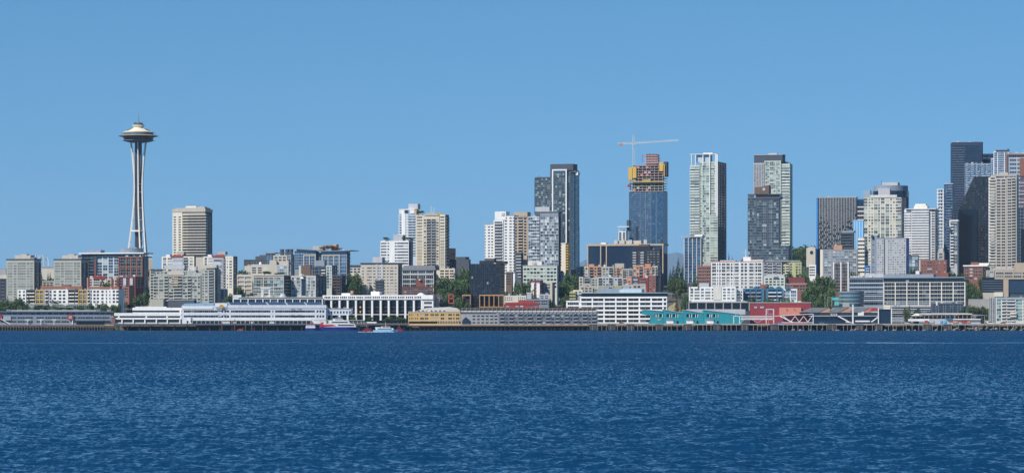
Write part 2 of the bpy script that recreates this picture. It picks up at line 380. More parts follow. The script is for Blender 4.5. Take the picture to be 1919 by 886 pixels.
# ================================================================ left third: the hill under the tower
def left_hill():
    b = Bld('apartment_building', 'grey and cream apartment block cut off by the left edge of the view', -30, 12, 12, 3300)
    b.body(pyt=503, pat='.w.w.w.w.', n=9, vis=560, m='slate', g=G_DARK); b.box('cream_storey', -30, 12, 515, 522, 'palecream', off=-.25, d=6); b.box('penthouse', -30, 11, 503.5, 515, 'lgrey', off=-.2, d=8); b.done()
    for nm, x0, xm, x1, lab in (('apartment_tower', 12, 64, 77, 'sage beige apartment tower with dark cornice, leftmost, next to the white lattice arches'),
                                ('apartment_tower', 101, 152, 165, 'sage beige apartment tower with dark cornice, beside the long glass and brick block')):
        b = Bld(nm, lab, x0, xm, x1, 3285, group='twin beige towers on the left hill')
        b.body(pyt=487, pat='.W.w.L.w,w.', n=15, vis=567, side='.b.w.b.', m='sage', g=glass('glass_twin', [(0,(.04,.06,.08)),(.35,(.12,.16,.18)),(.6,(.28,.33,.33)),(.85,(.46,.49,.46))]), bm=('dgrey','slate'), parm='slate', par=1.2, top=2.2)
        b.bands(x0+.5, xm-.5, 493, 562, 15, .3, 'sage', .16)
        b.box('penthouse', x0+12, x0+42, 478, 486, 'beige', 4, 9); b.box('penthouse', x0+22, x0+34, 475.5, 478, 'concrete', 5, 5)
        b.box('roof_vent', x0+42.5, x0+49, 482, 486, 'grey', 4, 5); b.done()
    # white lattice arches of the science centre
    Y = 3650; t = empty('lattice_arches', (wx(73, Y), Y, gz(Y))); tag(t, 'white lattice arches rising between the two beige towers', 'arches')
    for i, cxp in enumerate((61, 69, 77, 85)):
        a = MB(); zt = wz(476 if i in (1, 2) else 479, Y)-gz(Y); xc = wx(cxp, Y)-wx(73, Y); hw = 2.3; yo = i*3.0 - 4
        for side in (-1, 1):
            for q in (-1, 1):
                a.bar((xc+side*hw+q*.5, yo, 0), (xc+side*hw+q*.5, yo, zt-5), .22); a.bar((xc+side*hw+q*.5, yo, zt-5), (xc+side*.4, yo, zt), .22)
            for z in np.linspace(2, zt-6, 16): a.bar((xc+side*hw-.5, yo, z), (xc+side*hw+.5, yo, z+1.2), .12); a.bar((xc+side*hw+.5, yo, z), (xc+side*hw-.5, yo, z+1.2), .12)
            for q in range(5):
                f = q/5; a.bar((xc-hw*(1-f)*.95, yo, zt-5+5*f), (xc+hw*(1-f)*.95, yo, zt-5+5*f), .14)
        a.build('arch', M('white'), t)
    b = Bld('hall_building', 'plain white hall between the two beige towers behind dark conifers', 77, 102, 102, 3560); b.body(pyt=503, m='palecream'); b.box('roof_ridge', 79, 100, 499, 502.9, 'concrete', 2, 10); b.done()
    b = Bld('house', 'cream low house on the slope between the beige towers', 79, 101, 101, 3330); b.body(pyt=526, pat='.w.w.w.', n=3, m='beige', vis=541); b.done()

    # long glass and brick block
    b = Bld('long_apartment_block', 'long glass and brick apartment block with white roof edge below the tower', 152, 270, 278, 3400)
    b.body(px0=152, px1=181, pyt=476, pat='.bb.', n=9, vis=530, m='slate', g=G_RES, bm=('slate','slate'), solid=False)
    b.body(px0=181, px1=222.5, pyt=478, pat=',X.X.X.X,', n=10, vis=533, m='paleblue', g=G_RES, off=1.2)
    b.body(px0=222.7, px1=268, pyt=480, pat=',XX,XX,XX,XX,', n=9, vis=532, m='slate', g=G_DARK, off=-.8, side='.')
    b.body(px0=268.2, px1=270, pyt=479, m='slate', side='.x.x.', n=10, vis=540, g=G_BLUE, off=.4)
    for z in (481, 500, 517): b.box('brick_beam', 222.8, 267.8, z, z+1.6, 'rust', -1.25, .4)
    for x in (165, 178.5): b.box('brick_column', x-1.4, x+1.4, 485, 530, 'brick', -.5, .45)
    for x in (223.5, 237.5, 246, 257, 267): b.box('brick_column', x-.9, x+.9, 483.2, 531, 'rust', -1.22, .38)
    b.box('roof_edge', 149, 271, 473, 475.2, 'white', -2.2, 24); b.box('clerestory', 153, 268, 475.3, 477.6, 'slate', -.2, 12)
    b.box('penthouse', 157, 184, 467.5, 472.9, 'bluegrey', 6, 10); b.drum('roof_drum', 238, 20, 464.5, 472.9, 'bluegrey', 12); b.box('roof_hatch', 246, 249, 463, 464.4, 'lgrey', 9, 2)
    b.done()
    b = Bld('canopy_building', 'small white canopied roof beside the foot of the observation tower', 276, 286, 286, 3520); b.body(pyt=486, m='beige', d=8); b.box('canopy', 274, 286.5, 478.5, 480, 'white', -1, 9); b.box('white_box', 278, 285, 480.1, 486, 'offwhite', .2, 7); b.done()
    # brick rows below it
    b = Bld('brick_townhouse', 'red and cream brick townhouse with a dark tree in front', 163, 199, 199, 3265); b.body(pyt=520, pat='.w.W.w.', n=4, vis=541, m='palecream', g=G_DARK); b.box('red_upper_wall', 175, 198, 517, 523, 'red', -.3, 4); b.box('red_pier', 164, 167.5, 520, 541, 'red', -.35, 2); b.done()
    b = Bld('brick_townhouse', 'cream townhouse with red piers below the long glass block', 200, 222, 222, 3262); b.body(pyt=522, pat='.w.w.w.', n=3, vis=541, m='cream', g=G_DARK); b.box('red_pier', 208.5, 211.5, 520, 541, 'red', -.4, 2); b.box('red_pier', 218, 221, 519, 541, 'brick', -.4, 2); b.done()
    b = Bld('apartment_house', 'brown apartment house with two pale bay windows below the long glass block', 222.5, 254, 268, 3258); b.body(pyt=518, pat='.w.W.W.', n=4, vis=540, side='.w.w.', m='maroon', g=G_DARK)
    for x in (231.5, 244): b.box('bay_window', x, x+5.5, 521, 534, 'lgrey', -.9, .85)
    b.box('penthouse', 223, 230, 516.5, 520, 'offwhite', 1, 4); b.done()
    b = Bld('brick_building', 'plain brick building with dark side wall next to the white row apartments', 223, 242, 252, 3225); b.body(pyt=537, pat='.w.w.', n=4, vis=560, side='.w.w.', m='rust', g=G_DARK); b.done()

    # white and mustard row apartments
    b = Bld('row_apartment_building', 'long white row apartments with mustard framed bays above the left pier', 33, 222, 225, 3180, d=16)
    def module(a, e, m, pat, off, g=G_DARK, f='white', t=542): b.body(px0=a, px1=e, pyt=t, pat=pat, n=4, vis=569, m=m, g=g, off=off, top=.7, d=14-off, f=f)
    module(33, 49, 'white', '.w:w.', 0); module(49.1, 66, 'dgrey', ',bb,', .8, f='grey'); module(66.1, 83, 'grey', ',L,L,', .6)
    module(83.1, 98, 'lgrey', '.b.w.', .5); module(98.1, 128, 'white', '.w:w.w:', 0); module(128.1, 147, 'dgrey', ',bb.b,', .9, f='grey')
    module(147.1, 163, 'grey', ',L,L,', .6); module(163.1, 173, 'lgrey', '.b.w.', .5); module(173.1, 222, 'white', '.w.w:w:s:s:w.w', 0)
    for (a, e) in ((66.3, 82.8), (147.3, 162.8)):
        for z in (543.2, 551, 559, 567): b.box('mustard_beam', a, e, z, z+1.3, 'gold', .15, .4)
        for x in (a+.7, (a+e)/2, e-.7): b.box('mustard_post', x-.55, x+.55, 542, 568.5, 'gold', .05, .3)
    b.box('roof_storey', 74, 152, 535.5, 541.3, 'rust', 3, 6); b.box('roof_storey', 113, 128, 533.2, 535.4, 'brick', 3.5, 4); b.box('roof_storey', 163, 221, 537, 541.3, 'rust', 3, 6); b.done()

    # curved footbridge on the shore
    Y = 3120; t = empty('footbridge', (wx(50, Y), Y, gz(Y))); tag(t, 'grey steel footbridge with railings in front of the white row apartments', 'footbridge')
    X = lambda p: wx(p, Y)-wx(50, Y); Z = lambda p: wz(p, Y)-gz(Y)
    a = MB(); a.poly([(X(53),0,Z(570)),(X(68),0,Z(569.3)),(X(68),4,Z(569.3)),(X(53),4,Z(570))]); a.box(X(53), X(166), 0, 3.5, Z(571), Z(569.4)); a.build('deck', M('lgrey'), t)
    a = MB(); a.box(X(54), X(64), .3, 3, 0, Z(571.1)); a.build('pier_wall', M('concrete'), t)
    a = MB(); a.prism([(X(80), Z(571.2)), (X(105), Z(574.2)), (X(163), Z(577.2)), (X(163), Z(575.8)), (X(105), Z(573.2)), (X(80), Z(571.1))], -.1, .15); a.build('lower_chord', M('lgrey'), t)
    bm = MB(); bm.box(-.12, .12, -.05, .1, Z(576), Z(571.1)); me = bm.mesh('railing_post', M('paleblue'))
    for i in range(14): link('railing_post', me, t, (X(112+i*3.9), 0, 0))
    a = MB(); a.box(-.3, .3, 1, 1.6, -3, Z(577)); me = a.mesh('pylon', M('lgrey'))
    for x in (110, 135, 162): link('pylon', me, t, (X(x), 0, 0))

    # cream towers with red arches, and the brown balcony tower
    b = Bld('balcony_tower', 'brown and cream high-rise with long balcony bands right of the observation tower', 323, 384, 390, 3480)
    b.body(px0=323, px1=341.5, pyt=397, pat='.w:w.', n=16, vis=480, m='palecream', g=G_DARK, f='palecream', d=20, wf=(.35,.8), top=4)
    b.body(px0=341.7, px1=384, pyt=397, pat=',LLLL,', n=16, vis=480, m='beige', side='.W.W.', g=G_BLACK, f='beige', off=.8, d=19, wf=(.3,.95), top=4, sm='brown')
    b.bands(341.7, 353, 402, 476, 15, 1.15, 'cream', .9, 'balcony_parapet'); b.bands(353.2, 384.5, 402, 476, 15, 1.1, 'beige', 1.5, 'balcony_parapet', side=5)
    b.box('top_storey', 322.4, 385, 391.5, 396.8, 'beige', -.4, 20); b.box('penthouse', 326, 383, 389, 391.4, 'concrete', 2, 14)
    b.box('penthouse', 345, 365, 385.5, 388.9, 'palecream', 4, 8); b.box('penthouse', 366, 380, 387, 388.9, 'beige', 4, 8); b.done()
    for x0, xm, x1, y, lab in ((303, 364, 367, 480, 'cream apartment block with red roof arch standing before the brown balcony tower'), (381, 437, 445, 480, 'tall cream apartment block with red roof arch and brown shaded side')):
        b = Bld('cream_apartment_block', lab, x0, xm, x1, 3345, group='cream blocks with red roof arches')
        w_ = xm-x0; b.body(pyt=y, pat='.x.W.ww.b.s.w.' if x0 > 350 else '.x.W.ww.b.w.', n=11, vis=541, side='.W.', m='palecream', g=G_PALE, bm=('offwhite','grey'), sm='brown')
        b.box('bay', x0+w_*.32, x0+w_*.68, y+3, 545, 'lgrey', -.4, .39); b.poly('roof_arch', [(x0+17, y+1.5), (x0+40, y+1.5), (x0+40, y-.5), (x0+34, y-2.4), (x0+28.5, y-3), (x0+23, y-2.4), (x0+17, y-.5)], 'red', -1.0, 3)
        for k in range(9): b.box('bay_pane', x0+w_*.36, x0+w_*.64, y+6+k*6, y+9.4+k*6, G_PALE, -.5, .09)
        b.box('lift_house', x0+26, x0+39, y-9, y-3.1, 'concrete', 3, 6); b.box('roof_block', x0+6, x0+13, y-3.5, y-.1, 'white', 3, 5); b.done()

    # grey-green apartment complex in front
    b = Bld('apartment_complex', 'large grey green stepped apartment complex behind the white pier terminal', 279, 402, 413, 3205)
    b.body(px0=279, px1=315, pyt=506, pat='.b.w.w.w.', n=11, vis=568, m='sage', g=G_RES, off=1.5, bm=('lgrey','sage'), solid=False)
    b.body(px0=287, px1=376, pyt=515, pat=',ww.W.b,ww,bb,ww,b,ww.w,', n=9, vis=570, m='sage', g=G_RES, bm=('offwhite','sage'), d=10, f='sage', solid=False)
    b.body(px0=376.2, px1=402, pyt=504, pat='.s.w.b.', n=12, vis=570, m='sage', side='.b.W.', g=G_RES, off=1.0, bm=('lgrey','grey'), solid=False)
    b.body(px0=315.2, px1=376, pyt=506, pat='.w.w.w.w.', n=2, vis=515, m='sage', g=G_PALE, off=10.1, d=6)
    b.box('dark_cornice', 281, 302, 503.5, 505.8, 'slate', .6, 8); b.box('dark_cornice', 386, 403, 502, 503.9, 'slate', .5, 10)
    b.poly('gable', [(313, 515), (346, 515), (344, 509), (336, 506.5), (329, 506), (322, 506.5), (315, 509)], 'beige', -.5, 2)
    b.box('roof_storey', 297, 335, 496, 503, 'lgrey', 14, 5); b.box('roof_storey', 363, 395, 496, 503, 'beige', 14, 5); b.box('chimney', 358, 362, 499, 506, 'lgrey', 8, 3)
    for k in range(4): b.box('brown_balcony', 322, 335, 519.5+k*4.6, 521.8+k*4.6, 'tan', -1.3, 1.28)
    b.box('terrace_house', 269, 311, 560, 575, 'sage', -6, 5.5); b.box('arcade', 318, 366, 562, 575, 'slate', -3, 2.5); b.box('arcade_roof', 317, 367, 561, 562, 'lgrey', -3.4, 3.3); b.done()
    b = Bld('shed_house', 'small grey house between the apartment complex and the cream block', 413, 420, 427, 3240); b.body(pyt=541, pat='.w.', n=4, vis=560, m='lgrey', g=G_DARK, side='.w.'); b.done()

    # the dark and glass cluster on the crest
    b = Bld('dark_block', 'low dark green flat block on the crest with a stepped roof', 457, 498, 500, 3560); b.body(pyt=486, m='slate', pat='.L.L.L.', n=3, vis=500, g=G_BLACK); b.box('upper_step', 478, 498, 480, 485.8, 'slate', 1, 12); b.box('upper_step', 485, 497, 477.5, 479.9, 'dgrey', 2, 9); b.done()
    b = Bld('glass_cube_building', 'small dark glass cube topped building on the crest', 498, 511, 516, 3520); b.body(pyt=475, pat=',XX,', n=4, vis=495, m='slate', side=',X,', g=G_BLUE); b.box('roof_slab', 497, 516, 473, 474.8, 'grey', -.5, 10); b.done()
    b = Bld('tan_apartment_building', 'tan apartment building with grey wing and dark rooftop tanks', 512, 545, 557, 3470); b.body(px0=512, px1=538, pyt=478, pat='.w.w.w.', n=5, vis=505, m='beige', g=G_DARK); b.body(px0=538.1, px1=545, pyt=477, pat='.W.', n=10, vis=540, m='bluegrey', side='.w.w.', off=.6, g=G_RES)
    for x in (521, 531, 538): b.drum('tank', x+3.5, 3.6, 466.5, 477.8, 'slate', 6, 16)
    b.box('tank_frame', 520, 546, 473, 475, 'dgrey', 4.2, .6); b.done()
    b = Bld('cream_house', 'low cream white house with roof dishes on the left crest', 458, 505, 505, 3440); b.body(pyt=498, pat='::w.w::', n=3, vis=513, m='palecream', g=G_DARK); b.box('roof_step', 471, 505, 495, 497.9, 'offwhite', 2, 10); b.drum('dish', 488, 3, 490, 494.9, 'white', 5, 14, 1.2); b.done()
    b = Bld('beige_mid_block', 'beige mid-rise with a grey glazed centre strip', 505, 541, 543, 3400); b.body(px0=505, px1=518, pyt=487, m='beige', pat=''); b.body(px0=518.1, px1=541, pyt=496, pat='.xXX.', n=8, vis=542, m='lgrey', g=G_PALE); b.box('cream_edge', 538, 541, 488, 545, 'beige', -.4, 3); b.box('upper_block', 518, 541, 490.5, 495.9, 'beige', 3, 10); b.done()
    b = Bld('parking_structure', 'cream horizontally banded parking structure', 444, 473, 473, 3300); b.body(pyt=514, pat='', m='beige', n=4)
    b.bands(444.5, 472.5, 517, 541, 4, 1.6, 'palecream', .6, 'deck_parapet'); b.fins(444.8, 472, 516, 552, 3, .8, 'palecream', .62, 'column'); b.done()
    b = Bld('green_glass_building', 'blue green glass office with cream frame and roof garden', 475, 532, 545, 3260); b.body(pyt=516, pat=',XXX.XXX.XXX,', n=6, vis=555, side='.b.b.', m='beige', g=glass('glass_teal', [(0,(.015,.03,.05)),(.35,(.03,.10,.13)),(.6,(.08,.20,.24)),(.85,(.25,.36,.38))], ior=1.9), top=1.8, sm='slate', bm=('beige','tan'))
    b.bands(475, 532, 523, 553, 5, .45, 'beige', .3); b.box('roof_edge', 474, 533, 515, 516.4, 'beige', -.6, 10); b.done()
    b = Bld('framed_apartment_building', 'apartment building with cream vertical frames and pale panes', 545, 592, 612, 3265); b.body(pyt=516, pat='.ww.ww.#.ww.ww.', n=6, vis=556, side='.w.w.w.', m='beige', g=G_PALE, sm='slate', wf=(.1,.9), top=1.6); b.box('dark_bay', 565, 573, 517, 553, G_NAVY, -.3, .28); b.drum('dome_light', 567, 4, 518.5, 522, 'white', -1.0, 14, 1.5); b.done()
    b = Bld('brown_mechanical_block', 'brown block with a flat grey top behind the framed apartments', 564, 582, 584, 3330); b.body(pyt=498, m='brown'); b.box('roof_box', 570, 580, 496.3, 497.9, 'maroon', 2, 6); b.done()
    b = Bld('canted_roof_glass_building', 'glass building with two canted overhanging roofs and cream frames on the crest', 552, 650, 656, 3450, d=26)
    b.body(px0=552, px1=592, pyt=470, pat=',XXXX.', n=7, vis=505, m='bluegrey', g=G_BLUE, top=.4); b.body(px0=592.1, px1=602, pyt=473, m='slate', off=3, pat='.X.', n=6, vis=500, g=G_NAVY); b.body(px0=602.1, px1=650, pyt=471, pat=',XXXXX,', n=8, vis=525, m='bluegrey', side='.b.b.', g=G_BLUE, top=.4, bm=('grey','slate'))
    for a, e, t, bo in ((569, 592, 477, 500), (604, 637, 477, 512)):
        b.box('frame_beam', a, e, t, t+2, 'beige', -.6, .5); [b.box('frame_post', x-.8, x+.8, t+2.05, bo, 'beige', -.58, .46) for x in np.linspace(a+.8, e-.8, 3 if a < 600 else 4)]
    b.poly('canted_roof', [(549, 464), (600, 468), (600, 469.4), (549, 465.6)], 'bluegrey', -3, 24); b.poly('canted_roof', [(599, 469.6), (658, 468.6), (658, 470), (599, 471)], 'bluegrey', -3, 26)
    b.poly('clerestory', [(556, 470.2), (592, 470.2), (592, 468.8), (556, 466)], G_PALE, -.2, 4); b.box('penthouse', 581, 600, 460, 467.9, 'concrete', 8, 8); b.box('penthouse', 615, 624, 457, 468.5, 'tan', 10, 7); b.done()
    b = Bld('blue_grey_apartments', 'grey glazed apartments with a white window column on their right end', 560, 622, 632, 3325); b.body(px0=585, px1=611, pyt=499, pat=',XX,b,', n=5, vis=530, m='slate', g=G_NAVY); b.body(px0=611.2, px1=622, pyt=497, pat='.X.w.', n=8, vis=541, m='mint', side='.w.w.', g=G_PALE, sm='slate', f='white')
    b.box('pale_box', 588, 604, 487.5, 498, 'bluegrey', 6, 6); b.box('pale_wing', 559.5, 565, 497, 520, 'mint', 1, 5); b.done()
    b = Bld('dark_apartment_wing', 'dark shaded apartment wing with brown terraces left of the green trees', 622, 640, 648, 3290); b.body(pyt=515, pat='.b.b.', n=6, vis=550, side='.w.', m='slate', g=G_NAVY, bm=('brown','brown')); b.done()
    b = Bld('far_house', 'low pale far house seen above the trees left of the beige slab roof block', 654, 677, 677, 3620); b.body(pyt=500, pat='.w.w.w.', n=2, m='palecream', vis=512, g=G_DARK); b.box('dark_roof', 653, 677, 496.5, 499.9, 'slate', -.5, 10); b.done()
left_hill()
# ================================================================ centre
def centre():
    b = Bld('slab_roof_apartments', 'beige apartment block with thin dark overhanging roof slab', 676, 746, 754, 3290)
    b.body(pyt=493, pat='.s:sw.W,W.s.w.s.', n=9, vis=551, side='.b.w.', m='beige', g=G_RES, f='offwhite', wf=(.40,.76), top=3.2, bm=('lgrey','grey'))
    b.box('roof_slab', 675, 755, 492, 493.2, 'slate', -1.2, 18); b.box('bay_strip', 704, 708, 495, 522, 'lgrey', -.35, .34); b.box('bay_strip', 714, 718, 495, 522, 'lgrey', -.35, .34)
    for k in range(5): b.box('balcony', 703, 719, 525+k*5.4, 527.2+k*5.4, 'slate', -1.3, 1.28)
    b.box('annex', 671, 695, 533, 556, 'sage', -4.2, 4); b.box('mechanical_box', 695, 713, 481, 491.8, 'lgrey', 5, 8); b.done()
    b = Bld('white_terrace_tower', 'white mid-rise with wide window bands and roof trees', 713, 766, 774, 3360)
    b.body(pyt=451, pat=',L.w.#.w,LL,', n=8, vis=497, side='.b.w.', m='white', g=G_RES, wf=(.3,.82), sm='bluegrey', bm=('lgrey','slate'))
    b.box('mechanical_box', 734, 752, 440, 450.8, 'lgrey', 5, 8); b.box('roof_edge', 733.5, 752.5, 439.6, 440.4, 'white', 4.7, 8.6); b.box('wing', 711.5, 713, 462, 497, 'paleblue', 1, 8); b.done()
    b = Bld('white_crowned_tower', 'white and blue glass tower with white crown behind the cream yellow tower', 747, 779, 783, 3440)
    b.body(px0=747, px1=765, pyt=400, pat='.X.:.', n=17, vis=480, m='paleblue', g=G_BLUE, f='white'); b.body(px0=765.2, px1=779, pyt=400, pat=',X,X,', n=17, vis=480, m='paleblue', side='.X.', g=G_BLUE, off=.5, f='white')
    b.bands(747, 779, 404, 478, 16, .7, 'white', .3); b.box('core_wall', 753, 760, 399.5, 480, 'white', -.45, .1); b.box('crown', 748, 758, 392, 399.8, 'white', -.2, 12); b.box('crown', 768, 777, 392, 399.8, 'white', -.2, 12); b.box('crown_slab', 748, 777, 391.6, 393.4, 'white', -.4, 12)
    b.box('yellow_panel', 777.2, 780.5, 393, 400, 'gold', .3, 9); b.box('mechanical_block', 763, 780.5, 381.5, 391.5, 'lgrey', 4, 8); b.done()
    b = Bld('cream_yellow_tower', 'cream yellow residential tower with roof gable and two thin masts', 779, 834, 841, 3400)
    b.body(px0=779, px1=793, pyt=402, pat='.W.', n=18, vis=505, m='cream', g=G_RES, off=.6, d=16); b.body(px0=793.1, px1=823, pyt=402, pat=',w,b,b,w,', n=18, vis=505, m='cream', g=G_RES, d=18, bm=('lgrey','grey'), solid=False, vis_top=410); b.body(px0=823.1, px1=834, pyt=402, pat='.W.', n=18, vis=505, m='cream', side='.B.B.', g=G_RES, off=.6, sm='brown', bm=('grey','grey'))
    b.bands(779, 793, 405, 502, 18, .5, 'palecream', .25, off=.6); b.bands(823.2, 834, 405, 502, 18, .5, 'palecream', .25, off=.6)
    b.poly('gable', [(796, 404), (822, 404), (822, 401), (816, 398.3), (809, 396.6), (802, 398.3), (796, 401)], 'sage', -.6, 5)
    b.poly('gable', [(813, 402), (826, 402), (819, 397)], 'gold', 6, 4); b.box('mast', 806.9, 807.5, 385.5, 396.5, 'white', 1.5, .35); b.box('mast', 812.3, 812.8, 388, 397.5, 'white', 1.5, .3); b.box('roof_edge', 778.6, 794, 401.2, 401.9, 'white', .2, 12); b.done()
    b = Bld('cream_podium_building', 'small cream building with wide windows at the foot of the cream yellow tower', 823, 852, 858, 3350); b.body(pyt=503, pat='.W.W.W.', n=4, vis=526, m='cream', g=G_DARK, side='.w.', f='offwhite', sm='lgrey'); b.box('garage_base', 817, 837, 527, 530, 'tan', -3, 2.9); b.done()
    b = Bld('orange_brick_tower', 'narrow orange brick tower end right of the cream yellow tower', 841, 853, 854, 3480); b.body(pyt=465, m='orange', pat=':w.', n=1, vis=479, vis_top=474, g=G_DARK); b.done()
    b = Bld('navy_block', 'flat dark navy block with step above the green trees', 853, 879, 882, 3520); b.body(pyt=486, m='slate'); b.box('upper_step', 854, 872, 481, 485.8, 'slate', 1, 12); b.done()
    b = Bld('dark_lower_wing', 'dark glass wing below the orange brick tower', 841, 851, 855, 3440); b.body(pyt=486, m='black', pat='.X.', n=4, vis=505, g=G_NAVY); b.done()
    b = Bld('grey_roof_building', 'dark glass building with sloped grey roof and white frame', 754, 813, 818, 3270); b.body(pyt=506, pat=',XX,XX,XX,XX,', n=5, vis=548, m='offwhite', side='', g=G_DARK, sm='slate', top=.5); b.poly('sloped_roof', [(753, 506), (817, 506), (815, 497), (757, 497)], 'roofgrey', -.8, 12); b.bands(754, 813, 513, 514, 1, .9, 'offwhite', .5, 'white_beam'); b.done()
    b = Bld('red_brick_house', 'low red brick house with white trimmed windows behind the white arcade', 754, 812, 812, 3235); b.body(pyt=538, pat='.w.W.w.W.w.w.', n=3, vis=553, m='brick', g=G_RES, f='white'); b.box('stair_tower', 779, 796, 522, 537.9, 'brick', 2, 8); b.drum('roof_vent', 787, 2.2, 523, 525, 'white', 1.2, 12); b.box('dormer', 792, 803, 545, 551, 'dgrey', -.8, .78); b.box('parapet', 753.5, 812.5, 536.9, 537.8, 'brown', -.3, 1.9); b.done()

    # black glass office with bronze frames at the foot
    b = Bld('black_glass_office', 'black glass office block with wooden portal frames at street level', 882, 938, 946, 3180)
    b.body(pyt=494, pat=',xxxxxxxxxxxxxxx,', n=15, vis=575, side='xxxx', m=mat('ink_frame', (.010,.014,.028)), g=glass('glass_ink', [(0,(.006,.009,.020)),(.55,(.010,.015,.03)),(.86,(.03,.04,.06)),(.97,(.3,.33,.34))], ior=1.45), f='black', top=1.0); b.fins(884, 936, 494, 552, 14, .16, 'slate', .2, 'mullion')
    b.box('roof_storey', 896, 925, 488, 493.8, 'black', 4, 10); b.box('roof_storey', 905, 923, 483.5, 487.9, 'dgrey', 5, 7); b.box('roof_storey', 926, 944, 489.5, 493.8, 'black', 5, 8)
    for (a, e, n) in ((868, 884, 2), (900, 946, 6)):
        b.box('frame_lintel', a, e, 552, 554, 'wood', -3.2, 3.0); b.box('frame_sill', a, e, 574, 575.5, 'wood', -3.2, 3.0)
        for x in np.linspace(a+.7, e-.7, n): b.box('frame_post', x-.6, x+.6, 554.1, 573.9, 'wood', -3.15, 2.9)
    b.box('glazed_base', 869, 882, 554.2, 573.8, G_BLACK, -.4, 4); b.done()

    # white stepped tower and its neighbours
    b = Bld('white_stepped_tower', 'white stepped apartment tower with a balcony column', 907, 963, 965, 3420)
    b.body(px0=907, px1=925, pyt=420, pat='s:w.w.', n=15, vis=505, m='white', g=G_DARK, off=2.5, d=18, f='white', wf=(.35,.75)); b.body(px0=925.1, px1=943, pyt=412, pat='.BB.', n=16, vis=505, m='white', g=G_DARK, bm=('white','lgrey'), d=20, proj=1.2); b.body(px0=943.1, px1=963, pyt=404, pat='.w:w.s', n=20, vis=515, m='white', g=G_DARK, off=.8, side='.w.', f='white', wf=(.35,.75))
    b.box('crown_block', 927, 948, 396, 411.8, 'white', .4, 12); b.box('cornice', 906.5, 925, 419, 420, 'concrete', 2.2, 14); b.box('cornice', 944, 964, 403, 404, 'concrete', .5, 14); b.box('roof_hut', 940, 945, 398.5, 404, 'lgrey', -.1, .4); b.done()
    b = Bld('beige_balcony_tower', 'tan concrete tower with dark recessed balconies between white and glass towers', 962, 989, 991, 3470); b.body(pyt=405, pat='.w.b.w.', n=13, vis=480, m='tan', g=G_DARK, bm=('beige','beige')); b.box('crown_block', 963, 988, 397, 404.8, 'tan', .5, 12); b.box('dark_storey', 963, 988, 405.2, 408, 'grey', -.25, .24); b.done()
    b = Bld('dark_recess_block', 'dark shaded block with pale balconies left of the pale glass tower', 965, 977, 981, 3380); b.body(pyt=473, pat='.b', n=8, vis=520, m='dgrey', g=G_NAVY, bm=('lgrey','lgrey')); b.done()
    gl = glass('glass_pale_tower', [(0,(.03,.045,.065)),(.30,(.10,.13,.17)),(.5,(.28,.33,.36)),(.78,(.50,.54,.55)),(.93,(.62,.64,.62))], ior=1.7)
    b = Bld('pale_glass_tower', 'pale glass apartment tower with dark roof band in front of the white framed tower', 989, 1047, 1051, 3330)
    b.body(px0=989, px1=1011, pyt=405, pat=',Xxx,x,', n=17, vis=500, m='lgrey', g=gl, off=.8, d=16); b.body(px0=1011.1, px1=1047, pyt=396, pat='.xxxx,xxxx,', n=17, vis=498, m='lgrey', g=gl, side='.b.b.', sm='slate', vis_top=406, bm=('slate','slate'))
    b.box('dark_roof_band', 1011, 1047.4, 396.3, 399, 'slate', -.4, 12); b.box('grey_storey', 1012, 1046, 399.2, 405, 'bluegrey', -.25, .24); b.fins(1011.5, 1047, 399, 498, 2, .5, 'slate', .5); b.fins(1019, 1039, 405.5, 498, 3, .35, 'lgrey', .3); b.box('mechanical_block', 1000, 1027, 387, 395.8, 'lgrey', 5, 8)
    b.bands(993, 1011, 412, 496, 15, .35, 'white', .9, 'balcony_slab', off=.8); b.done()
    b = Bld('white_office_block', 'white office block with rows of dark square windows on the hill', 980, 1044, 1047, 3245); b.body(pyt=498, pat='.W.W.W.W.W.W.W.W.W.W.', n=6, vis=541, m='mint', g=glass('glass_office_row', [(0,(.012,.018,.028)),(.45,(.03,.045,.06)),(.6,(.22,.30,.30)),(.85,(.4,.46,.44))]), side='.w.', sm='bluegrey', top=1.6, parm='lgrey', par=.6); b.box('roof_storey', 987, 1013, 489, 496.4, 'offwhite', 4, 8); b.box('roof_hut', 995, 1002, 490.5, 496.4, 'beige', 3.2, .7); b.done()
    b = Bld('brown_narrow_house', 'narrow brown house below the white stepped tower', 948, 959, 962, 3300); b.body(pyt=509, pat='.W.', n=5, vis=535, m='brown', g=G_DARK, f='beige'); b.done()
    b = Bld('white_gable_wall', 'bare white wall strip beside dark shadowed block', 961.5, 965, 966, 3290); b.body(pyt=512, m='white', d=8); b.done()
    b = Bld('red_white_townhouse', 'small townhouse with red framed white bays among the trees', 993, 1013, 1018, 3205); b.body(pyt=525, pat='.W.W.', n=4, vis=552, m='maroon', g=G_PALE, f='white', side='.w.'); b.box('white_bay', 994, 1001, 531, 558, 'white', -.6, .55); b.box('white_bay', 1006, 1012, 531, 558, 'white', -.6, .55); b.done()
    b = Bld('stair_house', 'pale house with an outside zigzag stair on its wall', 1014, 1035, 1040, 3212); b.body(pyt=529, pat=':w.', n=4, vis=552, m='beige', g=G_RES, side='.w.', sm='slate')
    s_ = MB(); pts = [(1016, 548), (1024, 540), (1024, 531), (1018, 531)]
    for p, q in zip(pts[:-1], pts[1:]): s_.bar((b.lx(p[0]), -.4, b.lz(p[1])), (b.lx(q[0]), -.4, b.lz(q[1])), .25)
    s_.build('fire_stair', M('slate'), b.e); b.done()
    b = Bld('cream_shop_row', 'cream low shop row with two gabled fronts behind the red roofed building', 945, 986, 986, 3120); b.body(pyt=553.5, pat='.s.s.s.s.#.s.s.s.s.', n=2, vis=564, m='palecream', g=G_DARK); b.done()
